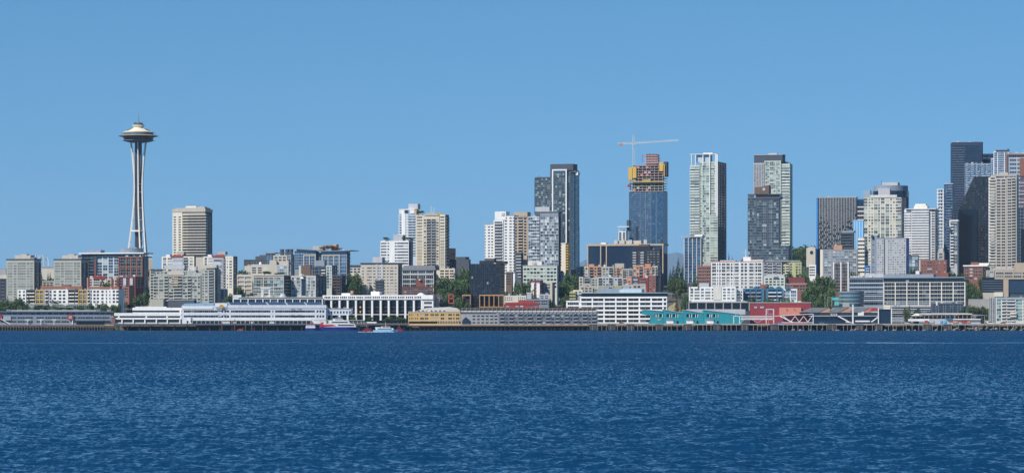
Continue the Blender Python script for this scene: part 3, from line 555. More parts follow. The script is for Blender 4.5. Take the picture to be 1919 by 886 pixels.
    b = Bld('grey_low_block', 'low dark grey block with a white roof vent behind the hotel pier', 985, 1028, 1028, 3115); b.body(pyt=560, pat='.L.L.L.', n=2, vis=572, m='bluegrey', g=G_DARK); b.box('roof_vent', 987, 996, 549.5, 559.8, 'lgrey', 3, 6); b.box('roof_vent_hood', 986.5, 996.5, 548, 549.4, 'white', 2.7, 6.6); b.done()
    b = Bld('red_roof_building', 'low building with broad stepped brick red roof wall behind the grey hotel', 945, 1010, 1010, 3085)
    b.body(pyt=570, pat='.w.:.w.w.:.w.w.', n=1, vis=576, m='red', g=G_PALE, top=.5, f='white'); b.poly('stepped_gable', [(946, 570), (1010, 570), (1008, 566.5), (997, 565.5), (996, 562.5), (972, 562.5), (971, 566), (947, 566.5)], 'red', -.35, 8); b.done()
    b = Bld('grey_stone_house', 'small pale grey house at the bottom of the hill street', 1010, 1030, 1030, 3120); b.body(pyt=551, pat='.w.w.', n=2, vis=560, m='lgrey', g=G_DARK, d=12); b.done()

    # white-framed dark tower
    b = Bld('white_framed_tower', 'dark glass skyscraper with a tall white portal frame on its face', 1001, 1069, 1085, 3560)
    gd = glass('glass_slate_tower', [(0,(.02,.03,.045)),(.4,(.05,.07,.085)),(.7,(.14,.19,.19)),(.9,(.30,.36,.33))], ior=1.7)
    b.body(px0=1001, px1=1031, pyt=331, pat=',xxx.xx.xxx,', n=16, vis=400, m='slate', g=gd, off=3, d=20); b.body(px0=1031.1, px1=1062, pyt=319, pat='.xx,xxx,.xx,', n=42, vis=480, m='slate', g=gd); b.body(px0=1062.1, px1=1069, pyt=323, pat=',x.', n=42, vis=505, m='slate', g=gd, side=',xx.xx,', off=1.2)
    b.box('mechanical_crown', 1030, 1073, 307, 318.8, 'slate', 2, 16); b.box('side_crown', 1064, 1078, 319, 323, 'dgrey', 3, 10); b.box('white_corner', 1077, 1081, 322, 328, 'white', 4, 8)
    b.box('portal_post', 1035, 1037.3, 317, 400, 'white', -.9, .85); b.box('portal_post', 1060.3, 1062.6, 317, 460, 'white', -.9, .85); b.box('portal_beam', 1037.4, 1060.2, 317, 319.6, 'white', -.88, .8); b.box('portal_recess', 1038, 1060, 320, 323.6, G_BLUE, -.2, .19)
    b.box('edge_glass', 999.8, 1001.2, 333, 400, G_BLUE, 3.4, 6); b.done()
    b = Bld('slate_tower_wing', 'narrow slate wing lower at the right of the white framed skyscraper', 1078, 1082, 1086, 3600); b.body(pyt=424, m='slate', pat=',x,', n=18, vis=505, side='xx', g=gd); b.done()
    b = Bld('yellow_balcony_tower', 'slim cream tower with yellow balconies beside the slate skyscraper', 1050, 1060, 1066, 3490); b.body(pyt=456, pat='', m='palecream', n=9, vis=506, side='.B.', sm='gold', bm=('gold','gold')); b.box('crown_edge', 1049.5, 1061, 455, 456, 'white', -.3, 8)
    for k in range(10): b.box('yellow_balcony', 1061.5, 1065.5, 459+k*4.9, 461.2+k*4.9, 'gold', -1.0, 6)
    b.done()
    b = Bld('red_roof_house', 'tiny pale house with red roof at the top of the hill street', 1050, 1057, 1057, 3360); b.body(pyt=511, pat='.w.', n=2, m='offwhite', vis=518, d=7); b.poly('red_roof', [(1048, 511), (1058, 511), (1053, 506.5)], 'red', -.5, 8); b.done()

    # tower under construction
    b = Bld('construction_tower', 'blue glass skyscraper under construction with open concrete floors on top', 1179, 1243, 1251, 3620)
    b.body(pyt=359, pat=',xxxxxxxxxxxxxxxx,', n=30, vis=475, side='xxxx', m='navy', g=G_BLUE, sm='navy', top=.3)
    b.fins(1200, 1230, 359, 478, 4, .4, 'bluegrey', .3); b.box('dark_slot', 1192, 1196, 424, 470, G_BLACK, -.35, .34)
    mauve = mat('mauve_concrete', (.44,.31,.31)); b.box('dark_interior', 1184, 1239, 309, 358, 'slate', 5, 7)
    for k in range(11):
        y = 358.5 - k*4.8; ins = 0 if k < 10 else 12
        b.box('floor_slab', 1179+ins-(1 if k == 2 else 0), 1243-ins*.4, y-1.0, y, mauve if k > 3 else 'concrete', .2, b.D-.5)
        if k < 10:
            for x in np.linspace(1181, 1241, 9): b.box('concrete_column', x-.45, x+.45, y-4.75, y-1.05, 'concrete', .8+(k % 3)*.2, 1.0)
            b.box('core_wall', 1200, 1224, y-4.75, y-1.05, 'brown' if k % 2 else 'dgrey', 3.5, 1)
            for x in (1186+7*(k % 4), 1210+4*(k % 3)): b.box('site_screen', x, x+5, y-4, y-1.1, ('pink', 'concrete', 'slate')[k % 3], .6, .3)
    for k in range(4): b.box('core_formwork', 1205+k*.8, 1231-k*.8, 303.4-k*4.4, 305.4-k*4.4, mauve, 6.5, 8); b.box('core_formwork', 1208, 1228, 300.9-k*4.4, 303.3-k*4.4, ('brown', 'maroon')[k % 2], 7, 7); [b.box('rebar_post', x, x+.7, 301-k*4.4, 303.3-k*4.4, 'concrete', 6.6, .5) for x in (1206.5, 1212, 1218, 1224, 1229)]
    b.box('core_formwork', 1208, 1228, 305.5, 311, 'brown', 7, 7)
    for x in (1200.5, 1233.5): b.box('climbing_mast', x-.3, x+.3, 288, 304, 'red', 6.5, .4)
    b.box('climbing_rail', 1200, 1234, 291.5, 292.2, 'red', 6.4, .4)
    for (a, e, t, q) in ((1178, 1185, 313, 336), (1186, 1193, 312, 333), (1236, 1243, 304, 321), (1244.2, 1246, 308, 330)): b.box('orange_screen', a, e, t, q, 'gold', -1.0, .6)
    b.box('side_screen', 1243.5, 1249, 303, 331, 'slate', .5, 8); b.box('safety_net', 1176, 1250, 340, 341.5, 'olive', -1.8, 1.6); b.box('safety_net', 1204, 1220, 336, 340, 'olive', -1.2, .8); b.box('red_hoist', 1176.5, 1181, 345, 350, 'red', -1.9, 1.5)
    b.done()
    Y = 3640; t = empty('tower_crane', (wx(1187, Y), Y, wz(358, Y))); tag(t, 'white tower crane with long jib standing at the unfinished skyscraper', 'crane')
    X = lambda p: wx(p, Y)-wx(1187, Y); Z = lambda p: wz(p, Y)-wz(358, Y)
    def truss(name, a, e, wd, n, m):
        q = MB(); a, e = Vector(a), Vector(e); d = e-a; up = Vector((0, 0, 1)) if abs(d.normalized().z) < .9 else Vector((1, 0, 0)); sd_ = d.normalized().cross(up).normalized(); up = sd_.cross(d.normalized())
        cs = [sd_*wd/2-up*wd/2, -sd_*wd/2-up*wd/2, up*wd/2]
        for c in cs: q.bar(a+c, e+c, .17)
        for i in range(n):
            p0, p1 = a+d*i/n, a+d*(i+1)/n
            for j in range(3): q.bar(p0+cs[j], p1+cs[(j+1) % 3], .10)
        return q.build(name, M(m), t)
    truss('mast', (0, 0, 0), (0, 0, Z(256)), 1.9, 18, 'palecream'); truss('jib', (0, 0, Z(268.3)), (X(1272), -4, Z(263)), 1.4, 24, 'palecream'); truss('counter_jib', (0, 0, Z(268.3)), (X(1158), 1.5, Z(268.8)), 1.5, 6, 'palecream')
    a = MB(); a.box(X(1160), X(1168), .2, 2.6, Z(273), Z(269.2)); a.build('counterweight', M('orange'), t); a = MB(); a.box(X(1185.5), X(1189.5), -1.6, -.1, Z(273.5), Z(269)); a.build('cab', M('lgrey'), t)
    a = MB(); a.bar((0,0,Z(256)), (0,0,Z(252)), .5, 0, 4, .1); a.build('apex', M('offwhite'), t)
    for e in ((X(1240), -2.6, Z(264.5)), (X(1162), 1.2, Z(268))): a = MB(); a.bar((0,0,Z(253.5)), e, .09); a.build('pendant_line', M('grey'), t)
    a = MB(); a.bar((X(1197), -.5, Z(267)), (X(1197), -.5, Z(289)), .07); a.build('hoist_rope', M('grey'), t)
    b = Bld('checker_apartments', 'small white and black apartment tower left of the unfinished skyscraper', 1159, 1173, 1178, 3540); b.body(pyt=433, pat=',x.x,', n=5, vis=452, m='white', g=G_BLACK, side='.'); b.box('roof_slab', 1158, 1179, 424, 425.6, 'white', -1, 10); b.box('dark_lift_shaft', 1173.5, 1178, 412, 433, 'slate', 2, 6); b.box('roof_post', 1160, 1161, 425.7, 433, 'white', -.3, .6); b.done()
    b = Bld('dark_panel_hall', 'wide dark glass hall with tan concrete frame', 1101, 1241, 1244, 3440, d=30); b.body(pyt=459, pat='', m='slate', g=G_NAVY)
    for a, e in ((1104, 1125), (1127.5, 1136), (1138.5, 1241)): b.box('dark_panel', a, e, 461, 510, G_NAVY, -.25, .24)
    b.box('frame_beam', 1101, 1244, 456.5, 460, 'tan', -1.2, 20)
    for x in (1102, 1126.3, 1137, 1242.5): b.box('frame_post', x-1.0, x+1.0, 460.1, 512, 'tan', -1.15, 1.1)
    b.box('roof_plant', 1151, 1199, 450, 456.3, 'beige', 5, 10); b.box('roof_plant', 1124, 1134, 453.5, 456.3, 'white', 4, 6)
    for x in (1150, 1163, 1177, 1205): b.box('roof_unit', x, x+6, 448.8, 456.3, 'lgrey', 3, 1.9)
    b.done()
    b = Bld('black_stepped_apartments', 'black apartment block with stepped roof and balcony stacks before the dark hall', 1184, 1237, 1241, 3385); b.body(pyt=467, pat='.b:s.b.:w.w.w:w.', n=6, vis=498, m='black', g=G_PALE, bm=('white','lgrey'), solid=False, side='.w.', wf=(.45,.75), f='lgrey'); b.box('roof_step', 1190, 1218, 461, 466.8, 'black', 2, 8); b.box('roof_step', 1196, 1214, 457.5, 460.9, 'dgrey', 3, 6); b.done()

    # stacked colourful housing
    b = Bld('orange_terrace_housing', 'long orange and sage stucco housing row, topmost of the stacked terraces', 1080, 1232, 1236, 3330, d=14)
    segs = ((1080, 1103, 'beige', 498), (1103.1, 1128, 'orange', 498), (1128.1, 1151, 'sage', 499), (1151.1, 1166, 'orange', 500), (1166.1, 1186, 'sage', 503), (1186.1, 1206, 'orange', 497), (1206.1, 1222, 'orange', 500), (1222.1, 1232, 'beige', 498))
    for i, (a, e, m, t_) in enumerate(segs): b.body(px0=a, px1=e, pyt=t_, pat=('.w.b.w.', '.b.w.b.', '.w.w.b.')[i % 3], n=4, vis=522, m=m, g=G_RES, bm=('slate','grey'), solid=False, off=(i % 2)*.7, d=13, side='.w.' if i == 7 else '')
    b.box('roof_block', 1151, 1168, 493, 502, 'sage', 3, 6); b.box('roof_block', 1102, 1112, 494, 497.8, 'orange', 3, 5); b.box('roof_block', 1207, 1218, 494, 499.8, 'pink', 3, 5); b.done()
    b = Bld('painted_terrace_housing', 'middle housing terrace painted grey, purple, white and red', 1085, 1213, 1215, 3275, d=12)
    segs = ((1085, 1093, 'beige'), (1093.1, 1107, 'bluegrey'), (1107.1, 1120, 'sage'), (1120.1, 1150, 'lgrey'), (1150.1, 1167, 'lgrey'), (1167.1, 1175, 'tan'), (1175.1, 1184, 'pink'), (1184.1, 1197, 'slate'), (1197.1, 1213, 'red'))
    for i, (a, e, m) in enumerate(segs): b.body(px0=a, px1=e, pyt=518+(i % 3), pat=('.w.', '.b.', '.w.s.', '.b.w.w.b.', '.w.b.', '.b.', '.w.', '.W.', '.b.')[i], n=3, vis=536, m=m, g=G_RES, bm=('offwhite','dgrey'), solid=False, off=(i % 3)*.5, d=11)
    b.done()
    b = Bld('brick_end_house', 'red brick house with two window columns at the end of the painted terrace', 1215.5, 1229, 1234, 3262); b.body(pyt=516, pat='.s:s.', n=5, vis=545, m='brick', g=G_RES, side='.w.'); b.done()
    b = Bld('beige_terrace_housing', 'lowest cream housing terrace with small square windows above the white office', 1087, 1210, 1210, 3235, d=10)
    for i, (a, e, m, t_) in enumerate(((1087, 1111, 'beige', 536), (1093, 1107, 'beige', 531), (1111.1, 1121, 'sage', 540), (1121.1, 1150, 'sage', 535), (1150.1, 1165, 'lime', 535), (1165.1, 1185, 'lgrey', 533), (1185.1, 1210, 'beige', 532))): b.body(px0=a, px1=e, pyt=t_, pat='.w.w.w.' if e-a > 15 else '.w.', n=2, vis=548, m=m, g=G_RES, off=(i % 3)*.6 + (2 if i == 1 else 0), d=8)
    b.done()
    b = Bld('yellow_stepped_housing', 'small stepped housing with mustard yellow balconies beside the hill street', 1068, 1092, 1092, 3200, d=10); b.body(px0=1074, px1=1092, pyt=543, pat='.w.w.', n=4, vis=566, m='palecream', g=G_RES)
    for k in range(3): b.box('yellow_balcony', 1067, 1079, 547+k*5.5, 550+k*5.5, 'lime', -2.4, 2.38)
    b.box('yellow_wall', 1069, 1074, 545, 566, 'olive', .2, 6); b.done()
centre()
# ================================================================ right
def right():
    b = Bld('striped_balcony_skyscraper', 'pale green skyscraper with white roof fins and a dark balcony side', 1293, 1345, 1361, 3560)
    gl = glass('glass_pale_green', [(0,(.05,.075,.08)),(.22,(.16,.21,.20)),(.45,(.30,.36,.32)),(.75,(.46,.50,.45))], ior=1.7)
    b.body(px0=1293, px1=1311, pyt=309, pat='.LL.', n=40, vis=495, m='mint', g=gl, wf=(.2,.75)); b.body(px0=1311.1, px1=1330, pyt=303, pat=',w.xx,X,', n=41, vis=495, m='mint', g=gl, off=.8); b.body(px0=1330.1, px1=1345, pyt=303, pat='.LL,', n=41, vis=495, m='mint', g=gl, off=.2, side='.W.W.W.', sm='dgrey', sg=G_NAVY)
    b.bands(1292.2, 1310, 316, 492, 34, .35, 'white', .9, 'balcony_slab'); b.fins(1330.4, 1341.2, 289, 400, 2, .9, 'white', .9, 'white_fin')
    for x in (1295.5, 1303, 1317, 1331): b.box('roof_fin', x-.7, x+.7, 289, 308.8, 'white', .5, 1.2)
    b.box('roof_beam', 1292.5, 1342, 288, 289.2, 'white', .3, 10); b.box('screen_wall', 1304, 1330, 290, 302.9, 'paleblue', 3, 8); b.box('mechanical_box', 1316, 1334, 285.5, 287.9, 'offwhite', 4, 6); b.box('white_edge', 1342.5, 1345.2, 289, 405, 'white', -.4, .5)
    me = MB(); me.box(0, 1.8, 0, 5, 0, .9); me = me.mesh('side_balcony', M('lgrey')); xr = b.lx(1345)
    for k in range(36): link('side_balcony', me, b.e, (xr+.02, b.D*.72, b.lz(492-k*5.1)))
    b.done()
    b = Bld('white_mullion_block', 'blue glass block with white mullions at the foot of the pale green skyscraper', 1282, 1314, 1317, 3440); b.body(pyt=446, pat='.xx.xx.xx.xx.', n=15, vis=530, m='slate', g=G_BLUE, side='xx'); b.fins(1282.4, 1313.6, 446, 530, 5, .5, 'white', .45, 'mullion'); b.box('roof_slab', 1277, 1316, 442.5, 444, 'lgrey', -1.5, 14); b.box('roof_plant', 1300, 1315, 439.5, 442.4, 'white', 3, 6); b.done()

    b = Bld('dark_topped_skyscraper', 'pale skyscraper with a dark slate crown behind a dark tower', 1412, 1463, 1481, 3640)
    b.body(px0=1412, px1=1432, pyt=305, pat=',w,w,w,w,', n=36, vis=365, m='lgrey', g=G_RES, side=''); b.body(px0=1432.1, px1=1463, pyt=301, pat='.xx,Xx,xx.', n=20, vis=370, m='mint', g=gl, off=.9, bot=480); b.body(px0=1463.1, px1=1479, pyt=307, pat='.LL.', n=33, vis=480, m='mint', g=gl, off=2.0, d=14, wf=(.2,.75))
    b.box('slate_crown', 1412, 1465, 290, 304.8, 'slate', 3, 14); b.box('crown_edge', 1411.5, 1466, 289, 290, 'lgrey', 2.6, 14.8); b.box('lift_house', 1437, 1454, 286.5, 288.9, 'lgrey', 6, 6); b.bands(1463.5, 1480.5, 313, 478, 30, .35, 'white', .8, 'balcony_slab', off=2)
    me = MB(); me.box(-1.5, -.02, 0, 4, 0, .8); me = me.mesh('side_balcony', M('bluegrey'))
    for k in range(8): link('side_balcony', me, b.e, (0, 2, b.lz(357-k*6)))
    b.done()
    b = Bld('dark_grid_tower', 'dark gridded apartment tower with emblem disc on its brown roof block', 1401, 1460, 1463, 3520)
    b.body(px0=1401, px1=1417, pyt=363, pat=',xx.xx,', n=22, vis=482, m='slate', g=gd2(), off=.5, bot=None); b.body(px0=1417.1, px1=1460, pyt=372, pat=',xx,X,.X,xx,', n=17, vis=460, m='slate', g=gd2(), side='.x.', bm=('grey','grey'))
    b.box('roof_slab', 1416.5, 1462, 369, 371.9, 'dgrey', -.5, 14); b.box('glazed_storey', 1418, 1461, 364, 368.9, G_BLACK, .5, 12); b.box('brown_roof_block', 1413, 1440, 350, 363, 'brown', 3, 9); b.box('brown_wing', 1440.1, 1461, 363, 364, 'brown', 1, 11)
    b.poly('roof_peak', [(1424, 350), (1440, 350), (1439, 346)], 'brown', 3.2, 8)
    q = MB(); q.lathe([(2.7*b.k, 0), (2.7*b.k, .2)], 20); o = q.build('emblem_disc', M('lgrey'), b.e, (b.lx(1430.5), 2.8, b.lz(354.2))); o.rotation_euler = (R(90), 0, 0)
    b.done()
    b = Bld('dark_grid_podium', 'wide dark glass podium below the gridded tower', 1417, 1478, 1482, 3490); b.body(pyt=460, pat=',xxxxxxxxxxxxx,', n=5, vis=486, m='slate', g=gd2(), side='x'); b.done()

    b = Bld('striped_dark_tower', 'dark office tower with thin white vertical stripes and blue left edge', 1533, 1605, 1607, 3560)
    b.body(pyt=370, pat=',xxxxxxxxxxxxxxxxxxxx,', n=26, vis=470, m='black', g=G_BLACK, side='', dep=.2); stripes(b); b.box('blue_edge', 1530, 1533, 370, 512, 'cobalt', .2, 8); b.box('mast', 1602.4, 1602.9, 364.5, 369.9, 'lgrey', 2, .3); b.box('pinkish_cap', 1533, 1605, 369, 369.9, 'beige', -.2, 10); b.done()
    b = Bld('small_dark_glass_block', 'small dark glass office block before the striped tower', 1575, 1599, 1601, 3470); b.body(pyt=436, pat=',xxxxx,', n=6, vis=470, m='slate', g=G_BLACK); b.box('roof_parapet', 1576.5, 1600, 432, 435.8, 'bluegrey', .4, 9); b.done()
    b = Bld('balcony_block', 'dark building with white balcony edges right of the striped tower', 1606, 1619, 1620, 3600); b.body(pyt=373, pat='.X.', n=8, vis=415, m='slate', g=G_NAVY); b.bands(1606, 1619, 388, 412, 4, 1.1, 'white', .8, 'balcony_parapet'); b.box('blue_crown', 1606, 1618, 375, 385, G_BLUE, -.2, .19); b.done()
    b = Bld('sky_blue_panel_tower', 'sky blue panelled tower end between striped and cream towers', 1599, 1618, 1620, 3500); b.body(pyt=413, m='skyblue', pat=''); b.fins(1601, 1616, 414, 470, 4, 1.0, 'paleblue', .12, 'pale_panel'); b.box('roof_edge', 1598.6, 1619, 412, 413, 'paleblue', -.2, 8); b.done()
    b = Bld('grey_hotel', 'grey hotel with columns of white windows and cream end wall', 1537, 1607, 1608, 3400); b.body(px0=1542, pyt=467, pat='.w,w.w,w.w,w.w,w.', n=9, vis=513, m='grey', g=G_PALE, f='white', wf=(.15,.8)); b.body(px0=1537, px1=1541.9, pyt=467, m='palecream', d=14); b.box('terracotta_box', 1561, 1577, 459, 466.9, 'orange', 3, 7); b.drum('roof_light', 1564, 1.2, 457.6, 458.9, 'white', 5, 10); b.done()
    b = Bld('cream_banded_block', 'narrow cream block with dark window bands left of the cream tower', 1608, 1620, 1621, 3380); b.body(pyt=446, pat='L', n=9, vis=513, m='palecream', g=G_BLACK, wf=(.25,.7), sill=False); b.done()
    b = Bld('blue_balcony_house', 'small house with bright blue balconies below the cream banded block', 1621, 1631, 1631, 3340); b.body(pyt=497, pat='.b.', n=3, vis=513, m='cobalt', g=G_RES, bm=('white','paleblue'), d=10); b.done()
    gc = glass('glass_cream_tower', [(0,(.035,.05,.06)),(.38,(.12,.16,.16)),(.6,(.36,.40,.34)),(.85,(.52,.54,.46))], ior=1.7)
    b = Bld('cream_green_tower', 'pale cream green tower under a round grey glass crown', 1619, 1689, 1694, 3475)
    b.body(pyt=370, pat='X.w.w.X,x.X.X.w.w.wX', n=26, vis=515, m='palecream', g=gc, side='XX', sm='bluegrey', f='palecream', top=.6); b.bands(1619, 1689.4, 375, 510, 25, .3, 'palecream', .2)
    b.drum('crown_drum', 1663, 32, 347, 357, 'bluegrey', 18, 40); b.drum('glass_drum', 1663, 33.5, 357.2, 369, G_NAVY, 18.5, 40); b.box('white_crown_block', 1646, 1668, 352.5, 368, 'lgrey', -.4, 9); b.box('white_terrace', 1631, 1681, 365, 369.8, 'offwhite', -.6, 6); b.box('crown_top', 1649, 1678, 340.5, 346.9, 'lgrey', 12, 12); b.box('mast', 1649, 1649.6, 337, 346, 'slate', 8, .4); b.box('glass_lantern', 1618.6, 1631, 356, 369.9, G_PALE, -.1, 6); b.done()
    b = Bld('blue_glass_shaft', 'dark blue glass tower shaft peeking right of the cream green tower', 1684, 1698, 1703, 3530); b.body(pyt=359, pat='xxxx', n=30, vis=450, m='navy', g=G_NAVY, side='xx'); b.done()
    b = Bld('pale_slab_hotel', 'pale grey slab hotel with many tiny windows and a dark vertical seam', 1643, 1698, 1704, 3350)
    gt = glass('glass_tiny', [(0,(.12,.14,.15)),(.4,(.28,.32,.31)),(.75,(.46,.48,.46)),(.95,(.05,.06,.07))])
    b.body(px0=1643, pyt=447, pat='.w.w.w.#.w.w.w.w.w.w.w.w.', n=15, vis=515, m='lgrey', g=gt, side='', sm='cobalt', sill=False, f='lgrey', wf=(.3,.8)); b.body(px0=1631, px1=1642.8, pyt=440, m='bluegrey', off=2.5, d=14, pat='.s..', n=15, vis=512, g=gt, sill=False, f='bluegrey'); b.box('dark_seam', 1656.5, 1658.5, 448, 515, 'slate', -.2, .19); b.drum('roof_dish', 1634, 2.2, 440.5, 445, 'slate', 1.2, 12); b.box('roof_edge', 1643, 1700, 445.2, 446.8, 'bluegrey', -.3, 10); b.done()
    b = Bld('brown_pillar_office', 'brown glass office with tall white pillars behind the green trees', 1562, 1590, 1592, 3250); b.body(pyt=493, pat='.XX.XX.', n=9, vis=548, m='brown', g=glass('glass_bronze', [(0,(.03,.022,.02)),(.5,(.05,.04,.04)),(.8,(.09,.08,.08))])); b.fins(1562.5, 1589.6, 491, 548, 3, 1.1, 'white', .6, 'white_pillar'); b.done()
    b = Bld('banded_white_tower', 'cream white tower with stacked balcony bands right of the cream green tower', 1694, 1752, 1758, 3385)
    b.body(px0=1694, px1=1708, pyt=392, pat=',L,L,', n=20, vis=485, m='white', g=G_DARK, off=2.5, wf=(.35,.85)); b.body(px0=1708.1, px1=1741, pyt=391, pat=',LLLL,', n=20, vis=490, m='white', g=G_DARK, wf=(.35,.9)); b.body(px0=1741.1, px1=1752, pyt=391, pat=':.W,', n=20, vis=490, m='offwhite', g=G_DARK, off=1.2, side='.B.', bm=('white','white'))
    b.bands(1708.5, 1741, 396, 488, 20, 1.2, 'white', 1.3, 'balcony_parapet'); b.bands(1693.8, 1706, 396, 484, 19, 1.2, 'white', .9, 'balcony_parapet', off=2.5); b.box('penthouse', 1712, 1737, 385, 390.8, 'palecream', 2, 9); b.box('penthouse', 1714, 1734, 381.5, 384.9, 'white', 3, 7); b.box('roof_edge', 1696, 1755, 390.4, 391.6, 'white', -1.0, 10); b.done()
    b = Bld('glass_green_house', 'small green glass house left of the red brick building', 1703, 1721, 1722, 3330); b.body(pyt=478, pat=',XXX,', n=5, vis=512, m='slate', g=G_PALE); b.done()
    b = Bld('red_brick_apartments', 'red brick apartment building with small dark windows behind the big office', 1725, 1774, 1778, 3290); b.body(pyt=487, pat='.s.s.W.s.s.s.:s.', n=4, vis=512, m='brick', g=G_RES, side='.s.', f='beige', wf=(.3,.75)); b.box('pale_end_wall', 1722, 1724.8, 488, 513, 'beige', .3, 7); b.box('lower_brick', 1754, 1779, 511, 521, 'brick', -5, 4.9); b.box('white_hut', 1718, 1725, 507.5, 515, 'white', -6, 5); b.done()
    b = Bld('beige_stub_house', 'beige concrete stub house right behind the red brick apartments', 1757, 1769, 1771, 3360); b.body(pyt=472, pat='.w.', n=3, vis=490, m='concrete', g=G_DARK); b.box('roof_box', 1758, 1767, 466.5, 471.9, 'beige', 2, 6); b.done()

    b = Bld('white_lattice_tower', 'slim white lattice balcony tower next to the blue glass tower', 1756, 1768, 1769, 3560); b.body(pyt=354, pat='.x.x.', n=18, vis=465, m='paleblue', g=G_BLUE); b.bands(1755.5, 1769, 355, 462, 18, .8, 'white', .9, 'balcony_slab'); b.fins(1758, 1768, 354, 465, 2, .8, 'white', .9, 'white_post'); b.done()
    b = Bld('blue_balcony_tower', 'blue glass tower with pale balcony slabs at its face', 1769, 1785, 1788, 3580); b.body(pyt=345, pat='xX.XX', n=32, vis=500, m='navy', g=G_BLUE, side='x'); b.bands(1773, 1785, 349, 497, 30, .3, 'paleblue', .8, 'balcony_slab'); b.box('roof_edge', 1769, 1786, 343.6, 345, 'paleblue', -.3, 8); b.done()
    b = Bld('tall_navy_tower', 'tallest dark navy glass tower at the right', 1783, 1840, 1842, 3700); b.body(pyt=266, pat=',xxxxxxxxxxxxxxxx,', n=40, vis=450, m='navy', g=G_NAVY, top=3.5); b.box('glass_edge', 1781, 1782.9, 268, 450, G_BLUE, 1, 8); b.done()
    b = Bld('navy_tower_wing', 'lower navy wing between the tallest tower and the red framed tower', 1842, 1864, 1865, 3720); b.body(pyt=288, pat=',xxxxxx,', n=6, vis=330, m='navy', g=G_NAVY); b.done()
    b = Bld('wave_balcony_tower', 'blue glass tower with wavy pale balcony lines before the tallest tower', 1808, 1858, 1860, 3640); b.body(pyt=306, pat=',XXXXXXXX,', n=14, vis=365, m='bluegrey', g=G_BLUE); rr = random.Random(3)
    for k in range(14):
        for j in range(5): x = 1809+j*9.6+rr.uniform(0, 2); b.box('balcony_edge', x, x+rr.uniform(4, 7.5), 309+k*4, 310.1+k*4, 'paleblue', -1.0, .98)
    b.done()
    b = Bld('sloped_black_tower', 'black glass building with a slanted roofline', 1797, 1850, 1852, 3480, d=16); b.poly('wall', [(1797, 535), (1851, 535), (1851, 331), (1825, 331), (1797, 391)], 'black', .3, 18)
    gb = glass('glass_grid_black', [(0,(.010,.011,.016)),(.6,(.018,.020,.028)),(.9,(.05,.055,.065))], ior=1.55)
    q = MB(); rows = 40
    for k in range(rows):
        yb = 331+204*k/rows; ye = yb+204/rows*.72
        xl = 1825 - max(0, min(28, (yb-331)*28/60)); nn = int((1850-xl)//3.0)
        for j in range(nn): x = 1850.4-3.0*(j+1); q.quad((b.lx(x), .22, b.lz(ye)), (b.lx(x+2.5), .22, b.lz(ye)), (b.lx(x+2.5), .22, b.lz(yb)), (b.lx(x), .22, b.lz(yb)))
    o = q.build('window_field', [gb], b.e); o['kind'] = 'stuff'; b.box('lower_glass_wall', 1796.5, 1832, 392, 535, G_BLACK, -.6, .7); b.box('notch_window', 1841, 1845, 338, 346, G_BLACK, .1, .15); b.done()
    b = Bld('white_edge_apartments', 'slim apartment block with white balcony edge left of the black tower', 1780, 1794, 1797, 3400); b.body(pyt=416, pat='.bX', n=14, vis=500, m='lgrey', g=G_RES, bm=('white','white')); b.box('white_frame_post', 1779.5, 1781.5, 413, 500, 'white', -.9, .85); b.box('white_frame_beam', 1779.5, 1796, 412, 414.5, 'white', -.95, 8); b.done()
    b = Bld('taupe_tower', 'taupe concrete tower with white left edge and balcony columns at the right', 1855, 1905, 1909, 3380); b.body(px0=1855, px1=1866, pyt=330, pat='.b.', n=31, vis=500, m='beige', g=G_DARK, bm=('white','beige'), off=.6); b.body(px0=1866.1, px1=1886, pyt=333, pat='.W.W.', n=30, vis=500, m='beige', g=G_DARK, f='beige', bot=None); b.body(px0=1886.1, px1=1905, pyt=332, pat='.W,b.', n=30, vis=500, m='beige', g=G_DARK, side='.w.', off=.5, bm=('beige','beige'))
    b.box('white_edge', 1852.5, 1854.9, 332, 500, 'white', .2, 10); b.box('roof_block', 1857, 1905, 326.5, 330, 'concrete', 3, 10); b.box('roof_block', 1871, 1888, 323, 326.4, 'beige', 4, 6)
    b.bands(1852.8, 1866, 337, 495, 28, .8, 'offwhite', 1.2, 'balcony_parapet', off=.6); b.done()
    b = Bld('red_framed_tower', 'pale glass tower with brick red frame at the right edge', 1859, 1950, 1950, 3620)
    b.body(px0=1862, px1=1890, pyt=283, pat='.X.XX.X.', n=16, vis=350, m='white', g=G_BLUE, off=0); b.body(px0=1890.1, px1=1950, pyt=287, pat='.L.L.L.L.', n=14, vis=395, m='lgrey', g=G_BLUE, off=.6, bot=None); b.body(px0=1857, px1=1861.9, pyt=296, pat='.X.', n=10, vis=340, m='paleblue', g=G_BLUE, off=1.5)
    b.box('red_frame_beam', 1886, 1950, 288, 290.5, 'rust', -1.2, 1.1); b.box('red_frame_post', 1885.5, 1888, 290.6, 335, 'rust', -1.2, 1.1); b.box('red_wall', 1911, 1950, 296, 330, 'rust', -.9, 1.4); b.bands(1911, 1950, 334, 386, 11, .8, 'rust', .6, off=.6); b.box('dark_roof_slab', 1866, 1892, 280.5, 282.5, 'dgrey', -1, 10); b.box('roof_fin', 1888, 1891, 278, 280.4, 'dgrey', 2, 4); b.done()
    b = Bld('dark_edge_building', 'dark grey glass building cut by the right edge', 1908, 1950, 1950, 3470); b.body(pyt=388, pat=',XXXXXX,', n=18, vis=500, m='dgrey', g=G_NAVY); b.box('dark_bay', 1913, 1950, 430, 500, G_BLACK, -.4, .38); b.done()

